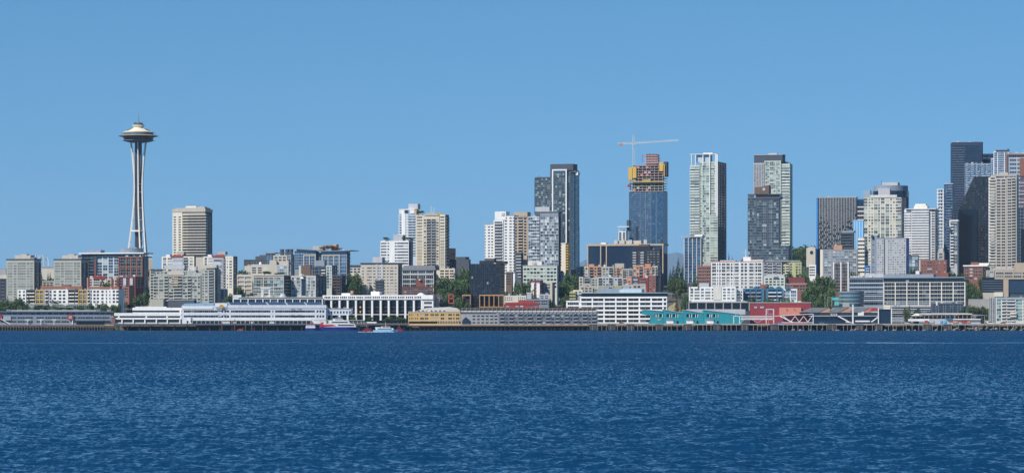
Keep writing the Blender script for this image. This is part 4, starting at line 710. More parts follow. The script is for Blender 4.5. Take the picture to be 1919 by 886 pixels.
    # mid-hill on the right
    b = Bld('white_grid_office', 'white office building with a regular seven by seven window grid', 1333, 1429, 1430, 3230); b.body(pyt=490, pat='.W.W.W,W.W,W.W.W.W,W,W.', n=8, vis=541, m='white', g=glass('glass_grid_office', [(0,(.015,.02,.03)),(.5,(.045,.05,.055)),(.78,(.12,.12,.115)),(.93,(.34,.33,.30))]), side='.w.', f='offwhite', wf=(.18,.88)); b.box('roof_edge', 1332, 1430, 489, 490, 'pink', -.4, 12)
    b.box('lift_house', 1391, 1405, 481, 488.9, 'white', 4, 7); b.box('roof_rail_block', 1405.2, 1429, 486.5, 488.9, 'offwhite', 3, 6); b.box('antenna_mast', 1394.4, 1395.2, 466, 480.9, 'white', 6, .5); b.box('antenna_mast', 1399.4, 1400, 470, 480.9, 'lgrey', 6, .4); b.box('antenna_bar', 1388, 1402, 472, 472.8, 'lgrey', 6, .4); b.box('roof_plant', 1348, 1377, 487, 488.9, 'lgrey', 3, 4)
    b.fins(1333.6, 1428.4, 490.5, 545, 8, .9, 'white', .35, 'pilaster'); b.bands(1333, 1429, 497, 540, 7, .4, 'white', .3); b.done()
    b = Bld('brick_walkup', 'brown brick walk-up with tall windows left of the white grid office', 1307, 1332, 1333, 3265); b.body(pyt=498, pat='.W.W.W.', n=5, vis=531, m='rust', g=G_DARK); b.box('concrete_parapet', 1317, 1334, 492, 497.8, 'concrete', 3, 8); b.done()
    b = Bld('grey_band_apartments', 'long grey apartment row with dark red recesses right of the white grid office', 1430.5, 1465, 1465, 3300); b.body(pyt=490, pat='.b.L.b.L.', n=4, vis=514, m='lgrey', g=glass('glass_wine', [(0,(.05,.02,.025)),(.5,(.03,.03,.04)),(.8,(.12,.12,.13))]), bm=('lgrey','lgrey')); b.box('roof_slab', 1430.5, 1500, 488, 489.6, 'lgrey', -.8, 10); b.done()
    b = Bld('lime_apartments', 'yellow green apartment building next to the grey apartment row', 1465.5, 1502, 1504, 3296); b.body(pyt=491, pat='.w.b.w.:.w.w.', n=5, vis=518, m='lime', g=G_RES, side='.w.', bm=('offwhite','offwhite')); b.done()
    b = Bld('sage_house', 'sage green house with pale roof storey below the grey apartment row', 1432, 1471, 1472, 3195); b.body(pyt=518, pat='.w.w.w.w.w.', n=3, vis=536, m='mint', g=G_DARK, f='white'); b.box('roof_storey', 1434, 1469, 514, 517.8, 'lgrey', 2, 8); b.box('dormer', 1450, 1459, 518.5, 523, 'slate', -.4, .38); b.done()
    b = Bld('brick_low_house', 'low brick house with a grey roof edge right of the sage house', 1473, 1511, 1513, 3190); b.body(pyt=532, pat='.W.W.W.', n=2, vis=545, m='brick', g=G_DARK); b.box('roof_edge', 1472, 1513, 530.8, 532, 'beige', -.4, 10); b.box('upper_brick', 1472, 1506, 519, 530.7, 'maroon', 6, 6); b.done()
    b = Bld('white_balcony_house', 'small white house with dark balconies left of the striped tower base', 1516, 1529, 1530, 3330); b.body(pyt=496, pat=',L.', n=4, vis=518, m='white', g=G_DARK, wf=(.3,.8)); b.done()
    b = Bld('white_row_apartments', 'long white low apartments above the dark pier shed', 1291, 1379, 1380, 3130, d=14); b.body(pyt=537, pat='.w.W.w.W.w.ww.w.w.w.', n=4, vis=562, m='white', g=G_RES, f='white', wf=(.25,.8)); b.box('roof_hut', 1308, 1327, 530, 536.9, 'lgrey', 3, 6); b.box('pale_bay', 1337, 1352, 536.5, 562, 'offwhite', -.4, .38); b.done()
    b = Bld('white_link_house', 'narrow white house between white and blue apartments', 1380.5, 1392, 1392, 3132, d=12); b.body(pyt=542, pat='.b.w.', n=3, vis=562, m='white', g=G_RES, bm=('offwhite','bluegrey')); b.done()
    b = Bld('blue_apartments', 'blue painted apartments with balconies above the red pier building', 1392.5, 1467, 1467.5, 3128, d=14); b.body(px0=1392.5, px1=1431, pyt=540, pat=':b.b.b:', n=3, vis=563, m='blue', g=G_RES, bm=('concrete','grey'), solid=False); b.body(px0=1431.1, px1=1436, pyt=536, m='slate', off=2); b.body(px0=1436.1, px1=1467, pyt=540, pat=':bb.b.', n=3, vis=563, m='blue', g=G_RES, bm=('concrete','white'), solid=False); b.box('terracotta_roof_box', 1423, 1437, 532.5, 539.8, 'rust', 3, 6)
    for x in (1416, 1444, 1458, 1475): b.poly('gable', [(x-5, 540), (x+5, 540), (x, 536.5)], 'blue', -.2, 8)
    b.done()
    b = Bld('white_end_apartments', 'white framed end apartments right of the blue ones', 1468, 1494, 1495, 3126, d=14); b.body(pyt=541, pat='.L.L.', n=3, vis=563, m='white', g=G_PALE, wf=(.1,.9)); b.done()

    # big glass and stone office on the shore
    b = Bld('shore_office', 'large stone framed glass office building on the right shore', 1591, 1809, 1811, 3110, d=30)
    b.body(px0=1656, px1=1809, pyt=528, pat='.XXX.XXX.XXX.XXX.XXX.XXX.XXX.', n=6, vis=572, m='palecream', g=G_DARK, f='bluegrey', wf=(.05,.95), top=.4)
    b.body(px0=1591, px1=1655.9, pyt=520, pat=',XXXXXX,', n=7, vis=572, m='bluegrey', g=G_DARK, off=.8, f='lgrey'); b.bands(1591, 1656, 530, 562, 5, .8, 'paleblue', .2, off=.8)
    b.box('set_back_storey', 1656.2, 1806, 520.5, 527.8, G_DARK, 1.5, 22); b.box('roof_slab', 1593, 1808, 518.6, 520.4, 'bluegrey', .2, 26); b.box('roof_plant', 1654, 1748, 513, 518.5, 'bluegrey', 5, 14); b.box('roof_plant', 1619, 1653.8, 511.5, 518.5, 'lgrey', 6, 10); b.box('roof_plant', 1591, 1615, 516, 518.5, 'lgrey', 4, 8)
    for k in range(5): b.box('spandrel_glass', 1660, 1804, 541.5+k*9.0 - (k % 2)*1.0, 542.8+k*9.0 - (k % 2)*1.0, 'paleblue', .05, .08) if k in (1, 3) else None
    b.body(px0=1672, px1=1809, pyt=573, pat='XXXXXXXXXXXXXX', n=3, vis=598, m='bluegrey', g=G_DARK, off=-8, d=7.8, f='lgrey'); b.bands(1672, 1809, 579, 595, 2, .8, 'lgrey', .4, off=-8); b.box('terrace_wall', 1673, 1720, 585, 586.5, 'offwhite', -9, .9); b.done()
    b = Bld('curved_glass_pavilion', 'curved teal glass pavilion at the left end of the shore office', 1573, 1619, 1619, 3085, d=16)
    for k in range(4):
        b.drum('glass_storey', 1596, 23, 548+k*7, 553.4+k*7, glass('glass_tealdark', [(0,(.02,.05,.07)),(.5,(.04,.10,.12))], ior=1.8), 9, 30); b.drum('floor_slab', 1596, 23.6, 545.6+k*7, 547.9+k*7, 'bluegrey', 9, 30)
    b.box('portal', 1579, 1592, 567, 575, 'concrete', -2, 3); b.done()
    b = Bld('cyan_sign_hut', 'small cyan painted billboard hut left of the curved glass pavilion', 1559, 1572, 1572, 3082, d=6); b.box('billboard', 1560, 1572, 557, 562, mat('cyan_paint', (.08,.50,.52)), 0, 1); b.box('lower_panel', 1564, 1572, 565, 572, mat('cyan_paint', (.08,.50,.52)), 0, 1); b.box('post', 1558.5, 1559.3, 556, 575, 'lgrey', 0, .4); b.box('hut', 1562, 1572, 572.1, 590, 'slate', .3, 5); b.done()

    b = Bld('tan_brick_hall', 'tan stone hall with T shaped front and dark glass at the right edge', 1864, 1950, 1950, 3200, d=24); b.body(px0=1864, pyt=506, pat='.L.L.L.L.L.', n=2, vis=521, m='tan', g=G_RES, bot=523, wf=(.2,.7)); b.body(px0=1840, px1=1950, pyt=523.1, pat='', m='slate', off=2)
    b.box('dark_glass', 1841, 1880, 519, 547, G_BLACK, 1.2, .7); b.box('tan_pier', 1880.2, 1890, 523.1, 556, 'tan', .2, 3); b.box('dark_glass', 1890.5, 1950, 524, 549, G_NAVY, 1.3, .6); b.box('tan_base', 1841, 1879.8, 548, 560, 'beige', .5, 1.4); b.box('cream_block', 1863, 1879.8, 547, 555.5, 'palecream', -.5, .9); b.box('upper_hall', 1901, 1950, 492, 505.9, 'tan', 3, 12); b.box('white_roof_rail', 1864, 1900, 503, 505.8, 'lgrey', 1, 8)
    b.bands(1842, 1879, 526, 544, 5, .3, 'bluegrey', .05, 'mullion', off=1.2); b.done()
    b = Bld('brick_cornice_building', 'brick building with bright white cornice above the street trees', 1806, 1842, 1850, 3330); b.body(pyt=499, pat='.w.w.w.w.', n=4, vis=525, m='brick', g=G_RES, side='.w.'); b.box('white_cornice', 1805, 1851, 496.5, 499, 'white', -.8, 12); b.box('roof_plant', 1818, 1832, 491, 496.4, 'brick', 4, 7); b.box('roof_bar', 1826, 1852, 492.5, 496.3, 'palecream', 5, 6); b.done()
    b = Bld('grey_small_house', 'small grey house with pale windows left of the tan hall', 1848, 1863, 1865, 3260); b.body(pyt=506, pat='.w.W.', n=3, vis=520, m='concrete', g=G_PALE); b.done()
    b = Bld('white_green_apartments', 'white apartments with mint glass strips at the right shore', 1853, 1950, 1950, 3080, d=20)
    b.body(px0=1866, pyt=557, pat='.xx.b.bb.xX.b.x.bb.', n=7, vis=602, m='offwhite', g=glass('glass_mint', [(0,(.04,.06,.07)),(.4,(.15,.26,.26)),(.75,(.32,.42,.38))], ior=1.7), bm=('offwhite','offwhite'), top=1.2); b.body(px0=1853, px1=1865.9, pyt=557, m='bluegrey', off=1.5, pat='.w.w.', n=6, vis=600, g=G_PALE); b.fins(1853.6, 1863, 557, 604, 4, .5, 'offwhite', 1.0, 'fin', off=1.5); b.box('top_glass', 1868, 1950, 557.2, 561, G_PALE, -.2, .19)
    b.box('cream_balcony', 1893, 1905, 585, 588, 'palecream', -2.0, 1.95); b.box('cream_balcony', 1893, 1905, 591, 593.5, 'palecream', -2.0, 1.95); b.done()
def stripes(b):
    rr = random.Random(8)
    for i in range(24):
        x = 1536+i*68/23; y = 369.5; cut = 396 + 26*math.sin(i/23*2.6+.4)
        while y < 470:
            h = rr.uniform(14, 26) if y < cut-8 else rr.uniform(3, 9)
            b.box('white_stripe', x-.42, x+.42, y, min(y+h, 470), 'lgrey', -.5, .48); y += h + (.8 if y < cut-8 else rr.uniform(2, 6))
def gd2(): return glass('glass_dark_grid', [(0,(.02,.028,.04)),(.4,(.05,.07,.085)),(.7,(.11,.15,.15)),(.92,(.30,.36,.34))], ior=1.7)
right()
# ================================================================ waterfront
PF = 2985.0
ORD = 'first second third fourth fifth sixth seventh eighth ninth tenth eleventh twelfth thirteenth fourteenth fifteenth sixteenth'.split()
def px_(p, Y=PF): return wx(p, Y)
def make_pier(name, label, p0, p1, ytop, spacing, rad, back=3034, m='brown', thick=1.0, jitter=.0, fender=None, seed=1, dm='concrete', front=-.62, pm_='pilewood'):
    zt = wz(ytop, PF); t = empty(name, (px_((p0+p1)/2), PF, 0)); tag(t, label, 'pier'); xc = px_((p0+p1)/2); rr = random.Random(seed)
    a = MB(); a.box(px_(p0)-xc, px_(p1)-xc, 0, back-PF, zt-thick*.6, zt); a.build('deck', M(dm), t)
    a = MB(); a.box(px_(p0)-xc, px_(p1)-xc, -.25, .35, zt-thick, zt-.15); a.build('cap_beam', M(m), t)
    pm = MB(); pm.bar((0,0,-4), (0,0,zt-thick-.01), rad, 0, 6, rad*.9); me = pm.mesh('pile', M(pm_))
    n = int((p1-p0)/spacing)
    for row in (front, 9, 20):
        for i in range(n+1):
            if row > 1 and i % 2: continue
            x = px_(p0 + (i+.5)*(p1-p0)/(n+1) + rr.uniform(-jitter, jitter)) - xc
            o = link('pile', me, t, (x, row, 0)); o.scale = (1, 1, 1)
    for (q0, q1) in fender or ():
        a = MB(); a.box(px_(q0)-xc, px_(q1)-xc, -.7, -.3, .5, zt-.4); a.build('fender_panel', M('fender'), t)
    return t
def waterfront():
    C['pilewood'] = (.27,.21,.16); C['fender'] = (.07,.07,.075)
    make_pier('timber_pier', 'dense timber piled pier under the low grey building at far left', -40, 196, 608.2, 5.3, .28, seed=2)
    make_pier('low_jetty', 'low timber jetty beside the white stepped terminal', 196, 213, 607.3, 3.2, .2, back=3010, m='tan', dm='wood', seed=3)
    make_pier('terminal_pier', 'long dark pier under the white stepped terminal and the ferries', 213, 764, 606.2, 11, .3, m='slate', thick=1.4, seed=4, jitter=2, front=1.5, pm_='brown')
    make_pier('hotel_pier', 'dark piled pier under the yellow and grey hotel', 764.5, 1104, 609.2, 8.5, .2, m='slate', seed=5, jitter=1.5, dm='wood', front=.9, pm_='brown')
    fp = [(x, x+14.5) for x in (1104.5, 1139, 1174, 1228, 1281, 1336, 1388, 1443, 1551, 1603, 1639, 1730, 1768)]
    make_pier('market_pier', 'long concrete pier with hanging fender panels under the teal building and gangways', 1104.5, 1790, 606.3, 9.5, .3, m='concrete', thick=1.1, fender=fp, seed=6, jitter=2.5)
    make_pier('stone_quay', 'concrete quay over boulders at the right end of the shore', 1790.5, 1960, 606.5, 14, .35, m='concrete', thick=1.0, seed=7, jitter=2, dm='concrete')
    # boulders at the waterline under the piers on the right
    rr = random.Random(9); vs = []
    for k in range(4):
        bm = bmesh.new(); bmesh.ops.create_icosphere(bm, subdivisions=1, radius=1)
        for v in bm.verts: v.co *= rr.uniform(.75, 1.2); v.co.z *= .8
        me = bpy.data.meshes.new('boulder'); bm.to_mesh(me); bm.free(); me.materials.append(mat('boulder', (.24,.21,.18), .9, .1, .3, streak=False)); vs.append(me)
    for i in range(70):
        p = rr.uniform(1480, 1930); p = p if p > 1790 or rr.random() < .45 else rr.uniform(1790, 1930)
        o = link('boulder', vs[i % 4], None, (px_(p, 2982), rr.uniform(2979.5, 2983.5), rr.uniform(-.4, 2.3 if p > 1790 else .6)), rr.uniform(0, 6)); s_ = rr.uniform(.8, 1.9); o.scale = (s_*1.3, s_, s_)
        tag(o, 'grey brown shore boulder at the waterline under the right hand piers', 'boulder', 'boulders under the right piers')
    # mooring piles standing off the terminal pier
    for n_, (x, yt) in enumerate(((416, 603), (440, 598), (460, 603), (472, 605), (492, 601))):
        a = MB(); a.bar((0,0,-3), (0,0,wz(yt, 2978)), .35, 0, 7, .3); o = a.build('mooring_pile', mat('rusty_pile', (.20,.10,.07)), None, (wx(x, 2978), 2978, 0)); c = MB(); c.lathe([(.36, 0), (.36, .5), (.05, .9)], 8); c.build('pile_cap', M('lgrey'), o, (0, 0, wz(yt, 2978)))
        tag(o, ORD[n_] + ' rusty mooring pile from the left before the terminal pier', 'pile', 'mooring piles off the terminal')

    # low grey pier building far left
    b = Bld('grey_pier_building', 'long low grey pier building with dark window strips at far left', -30, 212, 212, 3000, d=26, base=wz(608.1, 3000))
    b.body(pyt=591, pat=',L,L.L,L.L,L.:L.L,L.L,L.L,L.L,L.:', n=2, m='bluegrey', g=G_DARK, wf=(.35,.8), top=.6, roofm='roofgrey'); b.box('upper_storey', -28, 208, 584.5, 590.8, 'bluegrey', 6, 14); b.box('roof', -30, 212, 582.8, 584.4, 'roofgrey', 4.5, 18); b.box('roof_ridge', 20, 180, 580.6, 582.7, 'lgrey', 8, 10)
    for x in range(-20, 205, 11): b.box('clerestory_window', x, x+7, 586, 588.5, G_DARK, 5.9, .09)
    for x in range(-10, 205, 21): b.box('roof_unit', x, x+8, 579.4, 580.5 if 20 < x < 172 else 582.7, ('lgrey', 'bluegrey', 'grey')[x % 3], 9, 5)
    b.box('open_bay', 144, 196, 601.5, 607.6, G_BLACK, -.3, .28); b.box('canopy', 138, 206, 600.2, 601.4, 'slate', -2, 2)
    for x in (126, ): b.box('red_sign', x, x+11, 589.5, 598.5, 'red', -1.2, .5); [b.box('sign_line', x+2.5, x+8.5, 591.5+k*2, 592.4+k*2, 'offwhite', -1.25, .04) for k in range(3)]; b.poly('sign_brace', [(x+1, 599), (x+2.4, 599), (x+10, 607.5), (x+8.6, 607.5)], 'offwhite', -1.2, .4); b.box('sign_post', x+8.7, x+10.4, 598.6, 607.8, 'white', -.7, .4)
    b.box('red_panel', -30, 4, 589, 599, 'red', -.9, .5); b.poly('white_stair', [(0, 597), (2, 596.5), (20, 607), (18, 607.8)], 'white', -1.4, .6); b.box('stair_house', 6, 20, 592, 600, 'lgrey', -.6, .58); b.done()
    for n_, x in enumerate((51, 76, 101)):
        Y = 2990; t = empty('boat_davit', (wx(x, Y), Y, wz(608.1, PF))); tag(t, ('left', 'middle', 'right')[n_] + ' one of the three white boat davits on the far left pier', 'davit', 'white davits on the left pier')
        a = MB(); a.bar((0,0,0), (0,0,4.2), .25, 0, 6); a.build('post', M('white'), t); a = MB(); a.bar((-1.8,0,4.4), (2.2,0,4.6), .3); a.build('arm', M('white'), t); a = MB(); a.bar((1.8,0,4.4), (0.2,0,2.4), .18); a.build('brace', M('white'), t); a = MB(); a.box(-2.2,-1.5,-.3,.3,3.6,4.6); a.build('winch', M('lgrey'), t)
    # small pale kiosk at the jetty end
    b = Bld('jetty_hut', 'small rust red hut end beside the white terminal', 209, 213.5, 213.5, 2998, d=8, base=wz(606.2, PF)); b.body(pyt=594, pat='', m='rust', d=8); b.box('hut_roof', 208.5, 214, 592.8, 593.9, 'lgrey', -.3, 8.4); b.done()

    # white stepped terminal
    b = Bld('white_stepped_terminal', 'long white stepped cruise terminal with ribbon windows and gold disc', 214, 340.5, 340.5, 3000, d=30, alpha=0, base=wz(606.1, 3000))
    def tier(a, e, t, wy0, wy1, off, d, bays, bot):
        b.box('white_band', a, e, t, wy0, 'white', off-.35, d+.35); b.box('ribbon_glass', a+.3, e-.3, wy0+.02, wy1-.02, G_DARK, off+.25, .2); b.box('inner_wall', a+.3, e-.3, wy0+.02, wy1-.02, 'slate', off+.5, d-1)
        for x in bays: b.box('white_pier', x-1.6, x+1.6, wy0+.03, wy1-.03, 'white', off-.2, .7)
        b.box('white_band', a, e, wy1, bot, 'white', off-.34, d+.3)
    tier(247, 340, 576, 581.3, 585, 6, 16, (337, ), 587.2); b.box('white_band', 252, 310, 574.2, 575.9, 'white', 6.5, 8)
    tier(214, 340, 586, 591.6, 595, 0, 22, (222.5, 274, 313, 339), 598.2)
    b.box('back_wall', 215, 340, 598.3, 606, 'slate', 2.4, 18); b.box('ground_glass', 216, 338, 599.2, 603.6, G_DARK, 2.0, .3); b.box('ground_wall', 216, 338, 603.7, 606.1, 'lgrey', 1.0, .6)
    for x in (214.8, 228.5, 249.5, 271.5, 293, 313.5, 337): b.box('column', x-1.1, x+1.1, 598.3, 606.1, 'white', -.1, .9)
    b.done()
    b = Bld('white_long_terminal', 'long pale grey cruise terminal hall with blue roof panels and gold sun disc', 341, 611, 611, 2998, d=34, alpha=0, base=wz(606.1, 2998))
    wall_m = mat('pale_panel', (.62,.65,.70))
    b.body(px0=341, px1=611, pyt=573, pat=':LLLLLL::w.w.w:LLLLLLL:s:LLLLLLL:w.w.w:', n=2, vis=597, vis_top=578.5, m=wall_m, g=G_DARK, wf=(.25,.70), d=30, sill=False)
    b.box('upper_panel', 405, 611.5, 571.2, 577.2, wall_m, -.5, .48); b.box('upper_panel', 341, 399, 574.5, 578.8, 'white', -.5, .48)
    b.poly('glass_roof', [(338, 574.4), (400, 574.4), (400, 567), (345, 568.5)], mat('glazed_roof', (.30,.45,.58), .2, .6), 3, 20); b.poly('solar_roof', [(405, 571.1), (602, 571.1), (598, 566), (420, 566)], mat('solar_roof', (.06,.11,.20), .25, .6), 2, 24)
    for k in range(5): x = 425+k*36.; b.poly('roof_rib', [(x+4, 571.2), (x+7, 571.2), (x+3, 565.8), (x, 565.8)], 'paleblue', 1.9, .4)
    b.box('emblem_wall', 403, 426, 567.5, 575, 'white', -.9, .9)
    q = MB(); q.lathe([(3.9*b.k, 0), (3.9*b.k, .3)], 24); o = q.build('gold_disc', mat('gold_disc', (.50,.33,.06), .4, .5), b.e, (b.lx(415.3), -1.0, b.lz(574.2))); o.rotation_euler = (R(90), 0, 0)
    for y in (578.9, 590): b.box('sunshade', 406, 413, y, y+.8, 'slate', -1.4, .8), b.box('sunshade', 418, 426, y, y+.8, 'slate', -1.4, .8), b.box('sunshade', 545, 553, y, y+.8, 'slate', -1.4, .8), b.box('sunshade', 558, 566, y, y+.8, 'slate', -1.4, .8)
    b.box('apron_canopy', 360, 583, 599.3, 600.6, 'offwhite', -3.6, 3.5); b.box('apron_shade', 350, 583, 600.8, 606.1, G_NAVY, -.5, .4)
    for i in range(28): b.box('apron_post', 361+i*8.2, 361.8+i*8.2, 600.7, 606.1, 'lgrey', -3.4, .3)
    b.box('gangway_tower', 354, 358, 594, 606, 'white', -2.5, 2.3); b.poly('gangway_tower', [(352, 606), (360, 606), (357, 600)], 'offwhite', -3, .6); b.done()
    b = Bld('terminal_skybridge', 'pale enclosed skybridge with a row of square windows at the end of the terminal', 611.5, 660, 660, 3002, d=8, alpha=0, base=wz(590.3, 3002)); b.body(pyt=578.5, pat='.s.s.s.s.s.s.s.s.', n=1, vis=589.5, m=wall_m, g=G_DARK, wf=(.25,.75), top=1, d=8); b.poly('raked_end', [(654, 590), (659, 590), (661.5, 577.8), (659.5, 577.8)], 'bluegrey', -.5, .45); b.box('roof_plate', 611, 661, 577.6, 578.4, 'lgrey', -.4, 8.6)
    for x in (622, 640): b.box('support', x, x+1.2, 590.3, 606, 'lgrey', 2, 1.0)
    b.box('under_wall', 584, 612, 590.5, 600, 'slate', 2, 1)
    b.done()
    for x, w_, m_ in ((415, 16, 'white'), (437, 5, 'brick'), (470, 4, 'lgrey'), (505, 9, 'offwhite')):
        Y = 2989; a = MB(); a.box(0, w_*.46, 0, 2.2, 0, 1.9); o = a.build('cargo_container', M(m_), None, (wx(x, Y), Y, wz(606.2, PF))); q = MB(); q.box(.1, w_*.46-.1, -.06, -.01, .15, 1.7); q.build('side_panel', M('lgrey'), o)
        tag(o, {415: 'long white container on the terminal apron', 437: 'small brick red container on the terminal apron', 470: 'small grey container on the terminal apron', 505: 'off white container on the terminal apron'}[x], 'container')
    # red buoy float
    a = MB(); a.box(-2.4, 2.4, -1, 1, -.3, 1.1); o = a.build('red_float', M('red'), None, (wx(450, 2976), 2976, 0)); a = MB(); a.box(-1.2, 1.2, -.7, .7, 1.1, 1.9); a.build('float_box', M('maroon'), o); tag(o, 'small red work float moored at the terminal pier', 'float')

    # white arcade building (two parts)
    b = Bld('white_arcade_wing', 'low white arcade wing with arched bays behind the terminal roof', 436, 605, 605, 3092, d=24)
    b.body(pyt=557.5, pat='.L.L.L.L.L.L.L.L.L.L.L.L.', n=1, vis=574, vis_top=560.2, m='white', g=G_DARK, wf=(.02,.96), top=1, bot=None, dep=1.0, sill=False); b.box('roof_edge', 446, 605, 556.6, 557.4, 'offwhite', -.8, 10); b.box('corner_block', 436, 452, 552.5, 557, 'white', .5, 8)
    for x in (489.5, 503): b.box('portal_leg', x, x+3, 541, 556.5, 'white', 2, 1.6)
    b.box('portal_beam', 488, 507, 538.8, 541, 'white', 1.6, 2.4); b.box('portal_beam', 492.6, 502.9, 547, 549, 'offwhite', 2, 1.2); b.box('roof_beam', 466, 480, 554.6, 556.5, 'beige', 3, 5); b.drum('vent_hood', 530, 7, 550, 556.5, 'lgrey', 6, 18, 4); b.done()
    b = Bld('white_arcade_building', 'tall white arcade building with dark column bays and small windowed frieze', 605, 812, 814, 3085, d=30)
    xs = [607, 621, 636.6, 652, 667.5, 682.7, 698, 714, 729, 745, 760, 776, 791]
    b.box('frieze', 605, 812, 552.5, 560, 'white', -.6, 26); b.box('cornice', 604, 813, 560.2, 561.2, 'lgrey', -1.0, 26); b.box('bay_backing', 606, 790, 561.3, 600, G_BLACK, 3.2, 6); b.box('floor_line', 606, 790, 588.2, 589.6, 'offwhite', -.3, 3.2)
    wme = MB(); wme.box(-.55, .55, -.72, -.61, 0, 1.6); wme = wme.mesh('frieze_window', G_DARK)
    for i in range(len(xs)-1):
        for k in range(4): link('frieze_window', wme, b.e, (b.lx(xs[i]+2.6+k*(xs[i+1]-xs[i]-5)/3), 0, b.lz(558.4)))
    cme = MB(); cme.box(-.85, .85, -.4, 1.6, b.lz(600), b.lz(561.3)); cme = cme.mesh('column', M('white'))
    for i, x in enumerate(xs):
        link('column', cme, b.e, (b.lx(x), 0, 0))
        if i < len(xs)-1:
            wd = (xs[i+1]-x)*b.k/2-.86; a = MB()
            for sgn in (-1, 1): a.prism([(sgn*wd, 0), (sgn*wd, -1.6), (sgn*wd*.75, -.6), (sgn*wd*.4, -.15), (0, 0)][::-sgn or 1], .2, .9)
            a.build('arch_head', M('white'), b.e, (b.lx((x+xs[i+1])/2), 0, b.lz(561.35)))
            for y in (568, 575, 582): b.box('bay_floor', x+2, xs[i+1]-2, y, y+.8, 'dgrey', 2.6, .4)
    for p in ((627, 566), (674, 566), (674, 575), (674, 584), (676, 592)): b.box('painted_amber_light', p[0]-1.1, p[0]+1.1, p[1]-1.5, p[1]+1.5, mat('amber', (.75,.42,.12)), 2.3, .2)  # lit interior lights, put in as plain orange colour
    b.drum('roof_dome', 786, 8, 548.6, 552.4, 'white', 5, 24, 2.5); b.body(px0=792.4, px1=812, pyt=561.4, pat='.L.', n=3, vis=588, m='white', g=G_DARK); b.box('roof_hut', 636, 652, 548.5, 552.4, 'white', 6, 6); b.box('roof_hut', 648.5, 653, 544, 552.4, 'pink', 12.2, 3); b.box('roof_hut', 690, 706, 545.5, 552.4, 'white', 8, 6); b.done()
    b = Bld('orange_shelter', 'small orange framed shelter between arcade building and trees', 815, 824, 824, 3090, d=6); b.box('roof', 814.5, 824.5, 553, 555, 'rust', 0, 6); b.box('beam', 815, 824, 557, 558, 'orange', .2, 5); [b.box('post', x, x+1, 558.1, 580, 'orange', .2, .6) for x in (815.2, 822.8)]; b.box('wall', 816.5, 822.5, 559, 580, 'lgrey', 2, 3); b.done()
    # red neon letter on the hotel roof
    Y = 3040; t = empty('letter_sign', (wx(846, Y), Y, wz(583.9, Y))); tag(t, 'tall red open frame letter sign on the hotel roof', 'sign'); X = lambda p: wx(p, Y)-wx(846, Y); Z = lambda p: wz(p, Y)-wz(583.9, Y)
    rm = mat('red_sign_paint', (.62,.10,.08)); a = MB()
    for o_ in (0, 1.8):
        for p, q in (((841, 568), (841, 551)), ((841, 551), (848, 551)), ((848, 551), (849.6, 553)), ((849.6, 553), (849.6, 557)), ((849.6, 557), (848, 559)), ((841, 559), (848, 559)), ((848, 559), (850, 561.5)), ((850, 561.5), (850, 566)), ((850, 566), (848.4, 568)), ((841, 568), (848.4, 568))):
            a.bar((X(p[0]), o_, Z(p[1])), (X(q[0]), o_, Z(q[1])), .42)
    a.build('letter_frame', rm, t); a = MB(); [a.bar((X(x), .9, 0), (X(x), .9, Z(568.2)), .2) for x in (842, 849)]; a.build('support_frame', M('slate'), t)

    # yellow and grey hotel on the pier
    b = Bld('yellow_hotel', 'yellow shingle hotel wing on the pier with rows of small windows', 765, 863, 863, 3000, d=30, alpha=0, base=wz(609.1, 3000))
    b.body(pyt=584.5, pat='.s.s.s.s.s:W.W:W.W:W.w.W.w.W.', n=3, vis=607, vis_top=586.5, m='yellow', g=G_RES, f='offwhite', d=28, wf=(.25,.8), roofm='offwhite'); b.box('dark_gallery', 766, 862.5, 602, 606, G_BLACK, -.35, .33)
    b.box('yellow_base', 765, 863.4, 606.2, 609, 'yellow', -.8, .78); [b.box('gallery_post', 820+i*3, 821+i*3, 602.2, 605.8, 'offwhite', -.5, .14) for i in range(14)]
    b.poly('white_canopy', [(778, 584), (862, 584), (858, 577.5), (842, 574.8), (800, 576.5), (783, 581)], 'offwhite', 6, 12)
    for i in range(7): b.poly('scallop', [(781+i*8, 584), (788+i*8, 584), (784.5+i*8, 580.3)], 'slate', 5.5, .5)
    b.box('roof_room', 835, 862, 580, 584.3, 'beige', 3.0, 2); b.box('yellow_parapet', 765, 863, 583.6, 584.4, 'palecream', -.4, 3); b.done()
    b = Bld('grey_hotel_wing', 'long grey shingle hotel wing with gabled lobby and balcony rows on the pier', 863.5, 1120, 1120, 3000, d=30, alpha=0, base=wz(609.1, 3000))
    gs = mat('grey_shingle', (.34,.36,.38)); gs2 = mat('blue_shingle', (.15,.18,.23))
    b.body(px0=863.5, px1=935, pyt=588, pat='::::w.w.w.w.w.w.', n=3, vis=607.5, m=gs, g=G_DARK, f='white', d=28, top=.4, wf=(.25,.72)); b.body(px0=935.1, px1=1120, pyt=588, pat='.b.w.b.w.b.w.b.w.b.w.b.w.b.w.b.w.b.w.b.w.b.', n=3, vis=608, m=gs2, g=G_RES, f='lgrey', d=28, bm=('lgrey','grey'), solid=False, top=.3)
    b.poly('gable_glass', [(866.5, 599.5), (880, 599.5), (873.3, 593.8)], G_NAVY, -.5, .48); b.box('lobby_glass', 866, 882, 601, 606, G_NAVY, -.5, .48); b.box('roof_terrace', 864, 1119, 581.5, 584.4, 'offwhite', 3.5, 4); b.box('dark_roof', 863.6, 1121, 576.5, 579, 'brown', 3, 16); b.box('terrace_wall', 866, 1118, 579.1, 581.4, G_DARK, 4.2, 5); b.box('terrace_floor', 863.5, 1120, 584.5, 587.8, 'slate', 2.4, 20)
    lean = MB(); lean.prism([(0, 0), (2.6, .9), (2.6, 1.2), (0, .35)], 0, .5); lm = lean.mesh('awning', M('white')); pm2 = MB(); pm2.box(-.12, .12, 0, .2, 0, 3.6); pm2 = pm2.mesh('terrace_post', M('lgrey'))
